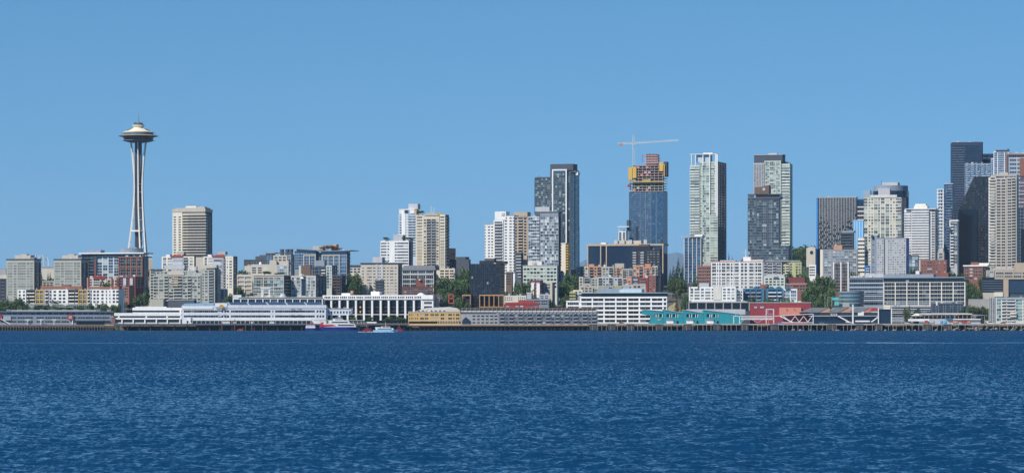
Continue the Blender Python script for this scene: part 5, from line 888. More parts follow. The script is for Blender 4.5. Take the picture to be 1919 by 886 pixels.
    for i in range(25): link('awning', lm, b.e, (b.lx(930+i*7.6), .9, b.lz(588)))
    for i in range(32): link('terrace_post', pm2, b.e, (b.lx(866+i*8.1), 2.6, b.lz(584.4)))
    b.box('wooden_kerb', 863.5, 1104, 607.8, 609.0, 'wood', -1.2, 1.1); b.fins(896, 934, 589, 607, 5, .25, 'bluegrey', .15, 'downpipe'); b.done()

    # white shore office
    b = Bld('white_shore_office', 'white gridded office with dark ribbon windows behind the teal pier building', 1087, 1250, 1252, 3090, d=26)
    b.body(pyt=557, pat='.XX.XX.XX.XX.XX.XX.XX.x,', n=6, vis=605, m='white', g=G_DARK, f='dgrey', top=.2, dep=.6, wf=(.25,.75)); b.bands(1087, 1250, 557, 605, 7, 1.5, 'white', .25); b.box('set_back_glass', 1088, 1250, 549, 556, G_DARK, 2.5, 16); b.box('glass_parapet', 1087.4, 1250.5, 547.6, 549, mat('glazed_parapet', (.25,.38,.42), .2, .6), .3, 20)
    b.box('roof_block', 1122, 1158, 540, 547.5, 'bluegrey', 5, 10); b.box('roof_block', 1158.1, 1200, 541, 547.5, 'paleblue', 5, 10); b.body(px0=1060, px1=1086.8, pyt=563.5, pat='.XX.', n=5, vis=605, m='white', g=G_DARK, off=1.5, d=18); b.bands(1060, 1086.8, 564, 605, 6, 1.3, 'white', .25, off=1.5); b.done()

    # teal saw-tooth building
    b = Bld('teal_sawtooth_building', 'bright teal pier shed with four saw-tooth roofs and white doors', 1205, 1392, 1392, 3000, d=24, alpha=0, base=wz(606.2, 3000)); tm = M('teal')
    for i, (a, e, y0, y1) in enumerate(((1206, 1242.5, 580.2, 584.5), (1243, 1280, 580, 586.5), (1280.3, 1318, 580.5, 586.8), (1318.3, 1392, 580.8, 589.5))):
        b.poly('wall', [(a, 606.2), (e, 606.2), (e, y1), (a, y0)] if i else [(1216, 606.2), (e, 606.2), (e, 583), (1204, 580.5), (1204, 588), (1222, 592)], tm, i*.01, 20); b.poly('roof_slope', [(a-.5, y0-.1), (e, (y1 if i else 583)-.1), (e, (y1 if i else 583)-1.0), (a-.5, y0-1.0)], 'lgrey', -.5, 20.4)
        x = a+6 if i else 1224
        for q in ((x, 5), (x+6.2, 2.6), (x+12, 4.5), (x+18, 2.6)):
            if q[0] < e-3: b.box('window', q[0], q[0]+q[1], 588, 593.5, G_DARK, -.1, .09); b.box('window_frame', q[0]+q[1]+.1, q[0]+q[1]+1.2, 588.8, 594.5, 'white', -.35, .34)
        if i: b.box('roller_door', x, x+13, 599, 605.8, 'white', -.15, .14); b.box('door_hood', x-.6, x+13.6, 597.8, 598.9, 'bluegrey', -1, .98); b.box('dark_door', x+19, x+22.5, 601, 606, G_BLACK, -.12, .11)
    b.box('round_sign', 1232, 1238, 597.5, 600, 'concrete', -.2, .18); b.box('pale_roof_hall', 1290, 1400, 579, 589, 'lgrey', 21, 10); b.done()
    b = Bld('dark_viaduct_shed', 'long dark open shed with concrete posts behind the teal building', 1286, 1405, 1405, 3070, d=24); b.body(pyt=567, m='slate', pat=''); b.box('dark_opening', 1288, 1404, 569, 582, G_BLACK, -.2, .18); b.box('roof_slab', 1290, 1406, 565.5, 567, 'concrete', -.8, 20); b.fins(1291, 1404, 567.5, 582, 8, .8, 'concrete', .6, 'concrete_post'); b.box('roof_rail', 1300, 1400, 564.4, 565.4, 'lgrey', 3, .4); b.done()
    b = Bld('red_pier_building', 'dark red pier building with flat roof and pale signs', 1405.5, 1520, 1520, 3030, d=26, alpha=-.14); b.body(pyt=567.5, m=mat('dark_red_paint', (.26,.035,.05)), pat=''); b.box('roof_edge', 1405, 1520.5, 566, 567.4, 'concrete', -.4, 20)
    for x, wd in ((1413, 7), (1424, 9)): b.box('sign_board', x, x+wd, 572.5, 577.5, 'slate', -.2, .18); [b.box('sign_letter', x+.8+k*1.8, x+1.9+k*1.8, 574, 577, 'offwhite', -.3, .09) for k in range(int(wd/2))]
    b.box('pink_annex', 1461, 1502, 576, 590, 'pink', -5, 4.8); b.poly('annex_vent', [(1474, 578), (1475.3, 578), (1478, 583), (1476.7, 583)], 'maroon', -5.15, .12); b.poly('annex_vent', [(1488, 578), (1489.3, 578), (1492, 583), (1490.7, 583)], 'maroon', -5.15, .12); b.done()
    b = Bld('grey_canopy_hall', 'grey sloping canopy roofs with orange gables over the gangway pier', 1497, 1650, 1650, 3010, d=24, alpha=0, base=wz(606.3, 3010))
    b.box('hall_wall', 1520, 1648, 592, 606.3, G_NAVY, 3, 18); b.box('glass_gallery', 1519, 1645, 585.5, 591.9, G_DARK, 1.2, 20); b.box('gallery_beam', 1516, 1646, 584.4, 585.4, 'offwhite', .4, 1); b.box('gallery_beam', 1516, 1646, 591.0, 592.2, 'lgrey', .4, .7)
    for (a, e, l) in ((1500, 1552, 'orange'), (1556, 1590, 'orange'), (1594, 1630, 'pink')): b.poly('canopy_roof', [(a, 585), (e-18, 585), (e, 576.5), (e-26, 576)], 'roofgrey', 0, 20); b.poly('gable_panel', [(e-17.5, 585), (e+3, 585), (e+4, 578), (e+.5, 576.5)], l, .3, 14)
    b.box('sign_band', 1557, 1569, 586, 590.5, 'offwhite', .9, .28); [b.box('sign_letter', 1558.5+k*3.3, 1560.5+k*3.3, 587, 589.7, 'slate', .8, .09) for k in range(3)]
    b.box('white_tank', 1608, 1619, 583, 591, 'white', .2, 2); b.box('red_box', 1632, 1645, 576.5, 582.5, 'red', 1, 5); b.poly('red_roof', [(1630, 582.6), (1646, 582.6), (1643, 577), (1634, 577)], 'red', .2, 6); b.box('end_frame', 1645.4, 1647, 576, 606, 'white', 0, 1); b.box('end_frame', 1670, 1671.6, 576, 606, 'white', 0, 1); b.box('end_roof', 1645, 1672, 574.8, 576, 'lgrey', -.3, 12); b.box('dark_opening', 1647.2, 1669.8, 579, 606, G_NAVY, 2, 3); b.done()
    # white steel gangways
    def gang(name, label, parts, Y=2992):
        x0 = parts[0][1][0][0]; t = empty(name, (wx(x0, Y), Y, wz(606.3, PF))); tag(t, label, 'gangway')
        for nm, pts, r, m_ in parts:
            a = MB()
            for o_ in (0, 2.2):
                for p, q in zip(pts[:-1], pts[1:]): a.bar((wx(p[0], Y)-wx(x0, Y), o_, wz(p[1], Y)-wz(606.3, PF)), (wx(q[0], Y)-wx(x0, Y), o_, wz(q[1], Y)-wz(606.3, PF)), r)
            a.build(nm, M(m_), t)
    gang('boarding_gangway', 'white steel boarding gangway frame beside the teal building', [('portal_frame', [(1375, 606), (1375, 592), (1386, 592), (1386, 606)], .3, 'white'), ('portal_frame', [(1379, 592), (1379, 584), (1388, 584), (1388, 592)], .25, 'lgrey'), ('handrail', [(1388, 592), (1448, 592)], .35, 'white'), ('walkway', [(1388, 598), (1448, 598)], .45, 'white'), ('baluster', [p for i in range(15) for p in ((1390+i*4, 598), (1390+i*4, 592), (1392+i*4, 592), (1392+i*4, 598))], .15, 'white'), ('brace', [(1386, 606), (1400, 594), (1420, 604), (1440, 592)], .2, 'lgrey'), ('lift_tower', [(1436, 606), (1436, 579), (1450, 579), (1450, 606)], .35, 'white'), ('lift_cage', [(1439, 588), (1439, 580), (1449, 580), (1449, 588), (1439, 588)], .2, 'lgrey')])
    gang('truss_gangway', 'white zigzag truss gangway in front of the grey canopy hall', [('top_chord', [(1450, 592), (1520, 588), (1524, 588), (1524, 606)], .35, 'white'), ('bottom_chord', [(1461, 604), (1523, 604)], .35, 'white'), ('zigzag', [(1466, 590), (1482, 603), (1490, 592), (1498, 603), (1506, 592), (1514, 603), (1522, 592)], .26, 'white'), ('ramp', [(1462, 592), (1486, 604)], .6, 'white')])
    gang('fold_ramp', 'white folding boarding arms with a tall white mast', [('mast', [(1598.5, 606), (1598.5, 570)], .7, 'white'), ('arm', [(1571, 592), (1592, 603.5)], .7, 'white'), ('cradle', [(1585, 603), (1596, 604)], .6, 'offwhite'), ('arm', [(1633, 603), (1647, 593)], .6, 'white'), ('beam', [(1603, 601.5), (1630, 601.5)], .9, 'white')])
    # right hand market canopy and shore clutter
    b = Bld('market_canopy', 'long white market canopy with round front on the right quay', 1709, 1850, 1850, 3008, d=16, alpha=0, base=wz(606.4, 3008)); b.box('canopy_roof', 1722, 1822, 587, 589.2, 'offwhite', 0, 14); b.poly('canopy_tail', [(1822, 588.5), (1850, 590), (1822, 592.5)], 'bluegrey', 0, 14); b.box('roof_deck', 1728, 1815, 585.8, 586.9, 'bluegrey', 2, 10); b.box('shop_front', 1712, 1820, 592, 597, G_DARK, 3, 8); b.drum('round_front', 1723, 14, 587, 591.5, 'offwhite', 6, 24, 6); b.box('counter_wall', 1704, 1742, 597.2, 601.5, 'white', .3, 9)
    b.box('stall_wall', 1742.2, 1838, 597.2, 606.3, 'lgrey', 1, 8); b.box('white_eave', 1786, 1838, 597, 598.8, 'white', -.6, 2)
    for i in range(14): b.box('orange_post', 1716+i*8, 1717+i*8, 589.3, 596, 'wood', .6, .5)
    for x, wd, m_ in ((1733, 6, 'red'), (1742, 8, 'lgrey'), (1762, 4, 'skyblue'), (1769, 4, 'skyblue'), (1786, 9, 'pink'), (1802, 9, 'red'), (1813, 5, 'pink'), (1846, 7, 'tan')): b.box('stall_banner', x, x+wd, 600, 605, m_, .2, .6)
    b.poly('blue_awning', [(1771, 596), (1786, 596), (1783, 600), (1776, 600)], 'blue', -.4, 1); b.done()
    b = Bld('grey_retail_block', 'low grey glass retail block with pale penthouse on the right quay street', 1748, 1806, 1806, 3050, d=14, alpha=0); b.body(pyt=568, m='slate', pat=',XXXX,', n=4, vis=586, g=G_NAVY); b.box('white_frame', 1757, 1787, 564, 565.6, 'white', -.3, 5); b.box('white_frame', 1754, 1757, 564, 572, 'white', -.3, 3); b.done()
    # retaining wall and street on the right hill
    Y = 3100; t = MB(); t.box(0, wx(1855, Y)-wx(1815, Y), 0, 1.2, 0, wz(562, Y)-gz(Y)+1); o = t.build('retaining_wall', M('concrete'), None, (wx(1815, Y), Y, gz(Y)-1)); c = MB(); c.box(0, wx(1855, Y)-wx(1815, Y), -.15, 1.35, wz(562, Y)-gz(Y)+1.01, wz(561, Y)-gz(Y)+1.3); c.build('coping', M('lgrey'), o); tag(o, 'pale concrete retaining wall below the street at the right', 'wall')
waterfront()

# ================================================================ roads on the slope
def road(name, pts, width, m):
    a = MB(); L = []
    for i in range(len(pts)-1):
        for k in range(8 if i < len(pts)-2 else 9):
            f = k/8; L.append((pts[i][0]*(1-f)+pts[i+1][0]*f, pts[i][1]*(1-f)+pts[i+1][1]*f))
    for (x, y), (x2, y2) in zip(L[:-1], L[1:]): a.quad((x-width/2, y, gz(y)+.06), (x+width/2, y, gz(y)+.06), (x2+width/2, y2, gz(y2)+.06), (x2-width/2, y2, gz(y2)+.06))
    struct(a.build(name, m))
asph = mat('asphalt', (.13,.13,.135), .85, .2, .2, streak=False)
road('hill_street', [(wx(1046, 3105), 3105), (wx(1046, 3400), 3400)], 8, asph)
road('harbour_street', [(wx(1838, 3115), 3115), (wx(1822, 3300), 3300)], 9, asph)
a_ = MB(); a_.box(-1500, 1500, 3050, 3062, gz(3050), gz(3055)+.12); struct(a_.build('pavement', M('concrete')))
# ================================================================ the observation tower
def needle():
    Y = 3600; xc, zb = wx(259.5, Y), gz(3600)-.2; t = empty('observation_tower', (xc, Y, zb)); tag(t, 'tall white observation tower with saucer top and thin spire', 'tower')
    Z = lambda p: wz(p, Y)-zb; k = Y/F
    ivory = mat('ivory_paint', (.78,.70,.54)); legm = mat('tower_white', (.82,.79,.73)); dk = M('slate')
    # leg centre-line: radius (px) against photo row
    rows = [(505, 23.4, 5.2), (475, 19.3, 5.2), (450, 16.2, 5.0), (430, 13.6, 4.8), (410, 11.2, 4.6), (390, 9.2, 4.4), (370, 8.0, 4.2), (350, 7.4, 4.0), (330, 7.8, 4.4), (310, 9.2, 5.2), (290, 11.2, 6.2), (266, 14.2, 7.8)]
    for az in (180, 300, 60):                       # three legs, each a pair of slim box beams with ties, splayed at the top
        an = R(az)
        def P(p, s_):
            r = np.interp(p, [q[0] for q in rows[::-1]], [q[1] for q in rows[::-1]])*k; gap = np.interp(p, [q[0] for q in rows[::-1]], [q[2] for q in rows[::-1]])*k
            return Vector((math.cos(an)*r - math.sin(an)*s_*gap, math.sin(an)*r + math.cos(an)*s_*gap, Z(p)))
        for s_ in (-1, 1):
            a = MB()
            for q0, q1 in zip(rows[:-1], rows[1:]): a.bar(P(q0[0], s_), P(q1[0], s_), .95 if q0[0] > 300 else .75)
            a.build('leg_beam', legm, t)
        for p in (345, 360, 390, 412, 433, 452, 464, 478, 492):
            a = MB(); a.bar(P(p, -1), P(p, 1), .5); a.build('leg_tie', legm, t)
    a = MB(); a.lathe([(3.0, 0), (3.0, Z(264))], 6); a.build('core', mat('core_dark', (.06,.065,.08), .6, .3, .15), t)
    for q in range(3):
        an = R(90+q*120); a = MB(); a.box(-.9, .9, -.6, .6, 0, Z(264)); o = a.build('lift_rail', M('dgrey'), t, (math.cos(an)*3.2, math.sin(an)*3.2, 0), an+math.pi/2)
    for p in range(300, 480, 12): a = MB(); a.lathe([(3.3, -.25), (3.3, .25)], 6); a.build('core_collar', M('slate'), t, (0, 0, Z(p)))
    a = MB(); a.lathe([(13.5*k, 0), (14*k, .6), (14*k, 1.4), (13*k, 1.7)], 32); a.build('skyline_disc', legm, t, (0, 0, Z(434.6)))
    def ring(name, prof, m, n=48): a = MB(); a.lathe([(r*k, Z(p)) for r, p in prof], n); return a.build(name, m, t, smooth=False)
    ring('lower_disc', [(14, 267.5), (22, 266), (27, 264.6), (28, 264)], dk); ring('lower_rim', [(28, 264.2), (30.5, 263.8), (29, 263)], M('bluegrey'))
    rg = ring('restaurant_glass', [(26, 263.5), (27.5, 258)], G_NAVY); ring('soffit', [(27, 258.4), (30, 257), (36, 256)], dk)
    ring('halo', [(30, 256.4), (37.5, 255.6), (37.8, 255.1), (30, 253.6)], mat('halo_gold', (.45,.36,.22)))
    for i in range(48):
        an = 2*math.pi*i/48; 
        if math.sin(an) < .25: a = MB(); a.bar((math.cos(an)*27*k, math.sin(an)*27*k, Z(263)), (math.cos(an)*28*k, math.sin(an)*28*k, Z(258)), .14); a.build('mullion', M('lgrey'), rg)
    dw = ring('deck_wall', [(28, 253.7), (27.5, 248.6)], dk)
    g = glass('deck_glass', [(0,(.20,.30,.32)),(.5,(.28,.38,.38))], ior=1.5)
    gn = g.node_tree; tr = gn.nodes.new('ShaderNodeBsdfTransparent'); mxs = gn.nodes.new('ShaderNodeMixShader'); mxs.inputs[0].default_value = .15
    gn.links.new(tr.outputs[0], mxs.inputs[1]); gn.links.new(gn.nodes['Principled BSDF'].outputs[0], mxs.inputs[2]); gn.links.new(mxs.outputs[0], gn.nodes['Material Output'].inputs['Surface'])
    pm = MB(); wd = 2*math.pi*32.6*k/48; pm.box(-wd/2+.05, wd/2-.05, -.06, .06, 0, 2.4); me = pm.mesh('glass_panel', g)
    for i in range(48): an = 2*math.pi*i/48; link('glass_panel', me, dw, (math.cos(an)*32.6*k, math.sin(an)*32.6*k, Z(253.4)), an+math.pi/2)
    rc = ring('roof_cone', [(28.5, 248.8), (28.7, 247.8), (21, 245), (14, 242), (9.5, 240.2), (8.6, 239.5)], ivory)
    for an in (R(205), R(335), R(90)):
        a = MB(); c, s_ = math.cos(an), math.sin(an); z0 = .12
        pr = [(24, 246.5, 5.5), (16, 243.1, 4.2), (13, 241.9, 1.0)]
        pts = [Vector((c*r*k - s_*w_*k, s_*r*k + c*w_*k, Z(p)+z0+.3)) for r, p, w_ in pr] + [Vector((c*r*k + s_*w_*k, s_*r*k - c*w_*k, Z(p)+z0+.3)) for r, p, w_ in pr[::-1]]
        a.poly([tuple(p) for p in pts]); a.build('roof_opening', M('brown'), rc)
    ring('upper_saucer', [(8.6, 239.8), (9, 238.6), (11.8, 236), (11.5, 235), (9.8, 234.8)], ivory); ring('beacon_housing', [(9.5, 234.9), (9.2, 233), (7, 231.5)], M('slate'), 24); ring('beacon', [(2.4, 232), (2.2, 229)], M('bluegrey'), 12)
    for x in (-6.5, -4, 4.2, 6.8): a = MB(); a.bar((x*k, -2, Z(233)), (x*k, -2, Z(230.2)), .7, 0, 6); a.build('roof_unit', M('slate'), t)
    a = MB(); a.bar((0,0,Z(229.2)), (0,0,Z(220)), .5, 0, 6, .4); a.bar((0,0,Z(220)), (0,0,Z(209.5)), .36, 0, 6, .16); a.build('spire', M('grey'), t)
needle()

# ================================================================ boats
def hull(mb, L, B, z0, z1, m=0, bow=.28, sheer=.8):
    n = 10; sec = []
    for i in range(n+1):
        f = i/n; x = -L/2 + L*f; w = B/2*(1 if f < 1-bow else max(.03, 1-((f-(1-bow))/bow)**1.8)); zz = z1 + sheer*max(0, f-.5)**2*2; sec.append((x, w, zz))
    for (x, w, z), (x2, w2, z2) in zip(sec[:-1], sec[1:]):
        for s_ in (-1, 1):
            q = [(x, s_*w*.8, z0), (x2, s_*w2*.8, z0), (x2, s_*w2, z2), (x, s_*w, z)]; mb.quad(*(q if s_ < 0 else q[::-1]), m)
        mb.quad((x, -w, z-.15), (x2, -w2, z2-.15), (x2, w2, z2-.15), (x, w, z-.15), m)
    x, w, z = sec[0]; mb.quad((x, w*.8, z0), (x, -w*.8, z0), (x, -w, z), (x, w, z), m)
def boats():
    blue = mat('boat_blue', (.03,.05,.28), .35, .5, .06); cyan = mat('boat_cyan', (.16,.50,.78), .35, .5, .06); wh = M('white'); rd = mat('boat_red', (.50,.03,.04), .4, .5, .06)
    Y = 2968; t = empty('catamaran_ferry', (wx(631, Y), Y, 0)); tag(t, 'red white and blue passenger catamaran moored at the pier', 'ferry'); k = Y/F
    X = lambda p: (p-631)*k; Z = lambda p: wz(p, Y)
    a = MB(); hull(a, X(672)-X(590), 9, -.4, Z(612.5)); a.build('hull', blue, t)
    def tier(nm, a0, a1, y0, y1, m, w_): a = MB(); a.prism([(X(a0), Z(y1)), (X(a1), Z(y1)), (X(a1)-1.6, Z(y0)), (X(a0), Z(y0))], -w_/2, w_/2); return a.build(nm, m, t)
    tiers = [tier('main_cabin', 606, 668, 606.5, 612.3, wh, 8.4), tier('upper_cabin', 616, 657, 600.4, 606.4, wh, 7.4), tier('bridge', 624, 645, 596.5, 600.3, wh, 5.5)]
    for ti, (nm, a0, a1, y0, y1, w_) in enumerate((('cabin_glass', 634, 664, 608, 610.4, 8.46), ('cabin_glass', 622, 652, 602.4, 604.6, 7.46), ('bridge_glass', 628, 643, 597.8, 599.4, 5.56))):
        a = MB(); a.prism([(X(a0), Z(y1)), (X(a1), Z(y1)), (X(a1), Z(y0)), (X(a0), Z(y0))], -w_/2, w_/2); a.build(nm, G_DARK, tiers[ti])
    a = MB(); a.prism([(X(606), Z(612)), (X(632), Z(610.6)), (X(624), Z(607.6)), (X(606), Z(608))], -4.26, 4.26); a.build('red_stripe', rd, t)
    a = MB(); a.prism([(X(598), Z(614)), (X(604), Z(614)), (X(606.5), Z(603.5)), (X(602.5), Z(603.5))], -3.4, 3.4); a.build('red_fin', rd, t)
    a = MB(); a.bar((X(634), 0, Z(596.5)), (X(633), 0, Z(590.5)), .2, 0, 5, .08); a.bar((X(629), -1.5, Z(594.2)), (X(639), 1.5, Z(594.2)), .15); a.build('radar_mast', wh, t)
    a = MB(); a.box(X(612), X(660), -3.9, -3.82, Z(606.3), Z(605.6)); a.build('deck_rail', M('lgrey'), t)
    Y2 = 2962; t = empty('tour_boat', (wx(583, Y2), Y2, 0)); tag(t, 'small white tour boat with red canopy left of the catamaran', 'boat'); k2 = Y2/F; X2 = lambda p: (p-583)*k2; Z2 = lambda p: wz(p, Y2)
    a = MB(); hull(a, X2(594)-X2(572), 4.5, -.3, Z2(614.5), 0, .3, .4); a.build('hull', blue, t); a = MB(); a.box(X2(573), X2(591), -2, 2, Z2(614.3), Z2(611)); a.build('white_side', wh, t); a = MB(); a.box(X2(574), X2(590), -1.8, 1.8, Z2(610.9), Z2(607.6)); a.build('cabin', G_PALE, t); a = MB(); a.box(X2(573), X2(591.5), -2.1, 2.1, Z2(607.5), Z2(606.2)); a.build('red_canopy', rd, t)
    for x in (575, 581, 588): a = MB(); a.box(X2(x), X2(x+.8), -1.9, -1.82, Z2(611), Z2(607.5)); a.build('cabin_post', wh, t)
    Y3 = 2520; t = empty('cyan_boat', (wx(722, Y3), Y3, 0)); tag(t, 'white motor boat with light cyan hull under way near the pier', 'boat'); k3 = Y3/F; X3 = lambda p: (p-722)*k3; Z3 = lambda p: wz(p, Y3)
    a = MB(); hull(a, X3(745)-X3(700), 5, -.3, Z3(617.8), 0, .35, .6); a.build('hull', cyan, t)
    for nm, a0, a1, y0, y1, w_, m in (('cabin', 704, 738, 614.4, 617.7, 4.2, wh), ('upper_cabin', 714, 732, 611.4, 614.3, 3.4, wh), ('cabin_glass', 708, 735, 615, 616.7, 4.26, G_DARK), ('bridge_glass', 717, 731, 612.2, 613.6, 3.46, G_DARK)):
        a = MB(); a.prism([(X3(a0), Z3(y1)), (X3(a1), Z3(y1)), (X3(a1)-.5, Z3(y0)), (X3(a0), Z3(y0))], -w_/2, w_/2); a.build(nm, m, t)
    a = MB(); a.bar((X3(723), 0, Z3(611.4)), (X3(722.5), 0, Z3(603)), .16, 0, 5, .08); a.build('mast', wh, t); a = MB(); a.box(X3(703), X3(713), -1.8, -1.74, Z3(614.3), Z3(612.6)); a.build('deck_rail', wh, t)
    wk = MB(); rr = random.Random(4)
    for i in range(60): x, y = X3(rr.uniform(692, 738)), rr.uniform(-3.6, -2.4); s_ = rr.uniform(.2, .6); wk.box(x-s_*2, x+s_*2, y-s_, y+s_, .0, .22+.1*rr.random())
    for i in range(30): x, y = X3(rr.uniform(672, 700)), rr.uniform(-1.5, 1.5); s_ = rr.uniform(.2, .4); wk.box(x-s_*2, x+s_*2, y-s_, y+s_, .0, .2)
    o = wk.build('bow_foam', mat('foam', (.8,.82,.84), .9, .1), t)
    for px, Yb, L, lab in ((690, 2800, 9, 'small red work boat left of the cyan boat'), (750, 2900, 8, 'small red work boat right of the cyan boat')):
        t = empty('work_boat', (wx(px, Yb), Yb, 0)); tag(t, lab, 'boat'); a = MB(); hull(a, L, 3, -.3, 1.3); a.build('hull', rd, t); a = MB(); a.box(-2.6, .6, -1, 1, 1.2, 3.0); a.build('cabin', M('maroon'), t); a = MB(); a.box(-2.2, .2, -1.05, 1.05, 1.9, 2.6); a.build('cabin_glass', G_DARK, t); a = MB(); a.bar((-1, 0, 3), (-1, 0, 5.4), .1); a.build('mast', M('lgrey'), t)
    # covered landing stage behind the boats
    Y4 = 2988; t = empty('landing_stage', (wx(588, Y4), Y4, 0)); tag(t, 'covered landing stage with thin posts between terminal and hotel piers', 'landing stage'); X4 = lambda p: (p-588)*Y4/F; Z4 = lambda p: wz(p, Y4)
    a = MB(); a.box(X4(588), X4(683), 1, 5, Z4(600.6), Z4(599.2)); a.build('roof', M('sage'), t); a = MB(); a.box(X4(640), X4(705), 6, 9, Z4(605), Z4(602.8)); a.build('white_tent', wh, t); a = MB(); a.box(X4(690), X4(760), 8, 14, Z4(612), Z4(609)); a.build('float_deck', M('brown'), t)
    pm = MB(); pm.bar((0,0,-2), (0,0,Z4(600.7)), .22, 0, 6); me = pm.mesh('post', M('beige'))
    for x in (600, 612, 646, 654, 662, 670, 677, 682): link('post', me, t, (X4(x), 1.5, 0))
    pm = MB(); pm.bar((0,0,-2), (0,0,Z4(603)), .25, 0, 6); me = pm.mesh('guide_pile', mat('rusty_pile', (.2,.1,.07)))
    for x in (688, 697, 706, 745, 752, 760): link('guide_pile', me, t, (X4(x), 7, 0))
    # parked vehicles and vans on the quays
    def vehicle(px, Y, z, L, col, lab, van=False):
        t = empty('parked_van' if van else 'parked_car', (wx(px, Y), Y, z)); tag(t, lab, 'van' if van else 'car', 'vehicles on the waterfront'); h = 2.2 if van else 1.45; m = mat('vehicle_'+col, C[col], .35, .5, .04)
        a = MB(); a.prism([(-L/2, .35), (L/2, .35), (L/2, .85), (L/2-.15, 1.0), (-L/2, 1.0)], -.9, .9); a.prism([(-L/2, 1.0), (L/2-1.2, 1.0), (L/2-1.9, h), (-L/2+.3, h)], -.82, .82); a.build('body', m, t); a = MB(); a.prism([(-L/2+.5, 1.1), (L/2-1.5, 1.1), (L/2-2.0, h-.15), (-L/2+.7, h-.15)], -.84, .84); a.build('side_windows' if False else 'window', G_DARK, t)
        for x in (-L*.3, L*.3):
            a = MB(); a.lathe([(.33, -.95), (.33, .95)], 10); o = a.build('wheel', M('black'), t, (x, 0, .33)); o.rotation_euler = (R(90), 0, 0); a = MB(); a.lathe([(.2, -.97), (.2, .97)], 8); a.build('rim', M('lgrey'), o)
    for px, L, col, lab, van in ((1857, 6.2, 'white', 'white delivery van on the right quay', True), (1640, 4.5, 'slate', 'dark car on the quay beside the folding ramps', False), (1700, 4.4, 'lgrey', 'light grey car left of the market canopy', False), (1880, 4.4, 'red', 'red car in front of the white green apartments', False), (1895, 4.4, 'white', 'white car in front of the white green apartments', False), (1540, 4.5, 'blue', 'blue car parked by the truss gangway', False), (1130, 4.5, 'white', 'white car on the pier right of the grey hotel', False), (1165, 4.5, 'brick', 'brick red car on the pier before the white office', False), (1462, 4.6, 'cobalt', 'bright blue car at the foot of the gangway', False)):
        vehicle(px, 2990.5, wz(606.4, PF), L, col, lab, van)
boats()
def lamps():
    for n, (px, top, Y, z) in enumerate(sorted(((1546, 553, 3062, None), (1551, 556, 3066, None), (1440, 596, 2988, 606.3), (1322, 597, 2988, 606.3), (1690, 592, 2990, 606.3), (1757, 565, 3064, None), (1790, 590, 2990, 606.4), (1845, 591, 2990, 606.4), (232, 557, 3070, None), (236, 560, 3066, None), (178, 562, 3066, None), (189, 563, 3068, None)))):
        zb = gz(Y) if z is None else wz(z, PF); t = empty('lamp_post', (wx(px, Y), Y, zb)); h = wz(top, Y)-zb
        tag(t, ('tall thin grey lamp post, %s of twelve counted along the waterfront' % ORD[n]), 'lamp post', 'lamp posts on the waterfront')
        a = MB(); a.bar((0,0,0), (0,0,h), .16, 0, 6, .09); a.build('post', M('lgrey'), t); a = MB(); a.bar((0,0,h-.15), (1.5,0,h), .07); a.build('arm', M('lgrey'), t); a = MB(); a.box(1.1, 1.9, -.15, .15, h-.05, h+.12); a.build('lamp_head', M('offwhite'), t)
lamps()
# ================================================================ trees
def foliage(name, c, var):
    m = bpy.data.materials.new(name); m.use_nodes = True; n = m.node_tree; b = n.nodes['Principled BSDF']; b.inputs['Roughness'].default_value = .75; b.inputs['Specular IOR Level'].default_value = .2
    ge = n.nodes.new('ShaderNodeNewGeometry'); oi = n.nodes.new('ShaderNodeObjectInfo')
    cr = n.nodes.new('ShaderNodeValToRGB'); cr.color_ramp.elements[0].color = (*[x*(1-var) for x in c], 1); cr.color_ramp.elements[1].color = (c[0]*(1+var*1.2), c[1]*(1+var), c[2]*(1+var*.6), 1)
    n.links.new(ge.outputs['Random Per Island'], cr.inputs['Fac']); h = n.nodes.new('ShaderNodeHueSaturation')
    mr = n.nodes.new('ShaderNodeMapRange'); mr.inputs['To Min'].default_value = .7; mr.inputs['To Max'].default_value = 1.35; n.links.new(oi.outputs['Random'], mr.inputs['Value']); n.links.new(mr.outputs[0], h.inputs['Value'])
    mh = n.nodes.new('ShaderNodeMapRange'); mh.inputs['To Min'].default_value = .47; mh.inputs['To Max'].default_value = .52; mm = n.nodes.new('ShaderNodeMath'); mm.operation = 'MULTIPLY'; mm.inputs[1].default_value = 7.31; fr = n.nodes.new('ShaderNodeMath'); fr.operation = 'FRACT'
    n.links.new(oi.outputs['Random'], mm.inputs[0]); n.links.new(mm.outputs[0], fr.inputs[0]); n.links.new(fr.outputs[0], mh.inputs['Value']); n.links.new(mh.outputs[0], h.inputs['Hue'])
    n.links.new(cr.outputs['Color'], h.inputs['Color']); n.links.new(h.outputs['Color'], b.inputs['Base Color']); return m
LEAF = foliage('broadleaf', (.050,.092,.034), .45); NEED = foliage('conifer', (.028,.060,.030), .4); AUT = foliage('autumn_leaf', (.26,.13,.04), .4)
BARK = mat('bark', (.10,.07,.05), .9, .1)
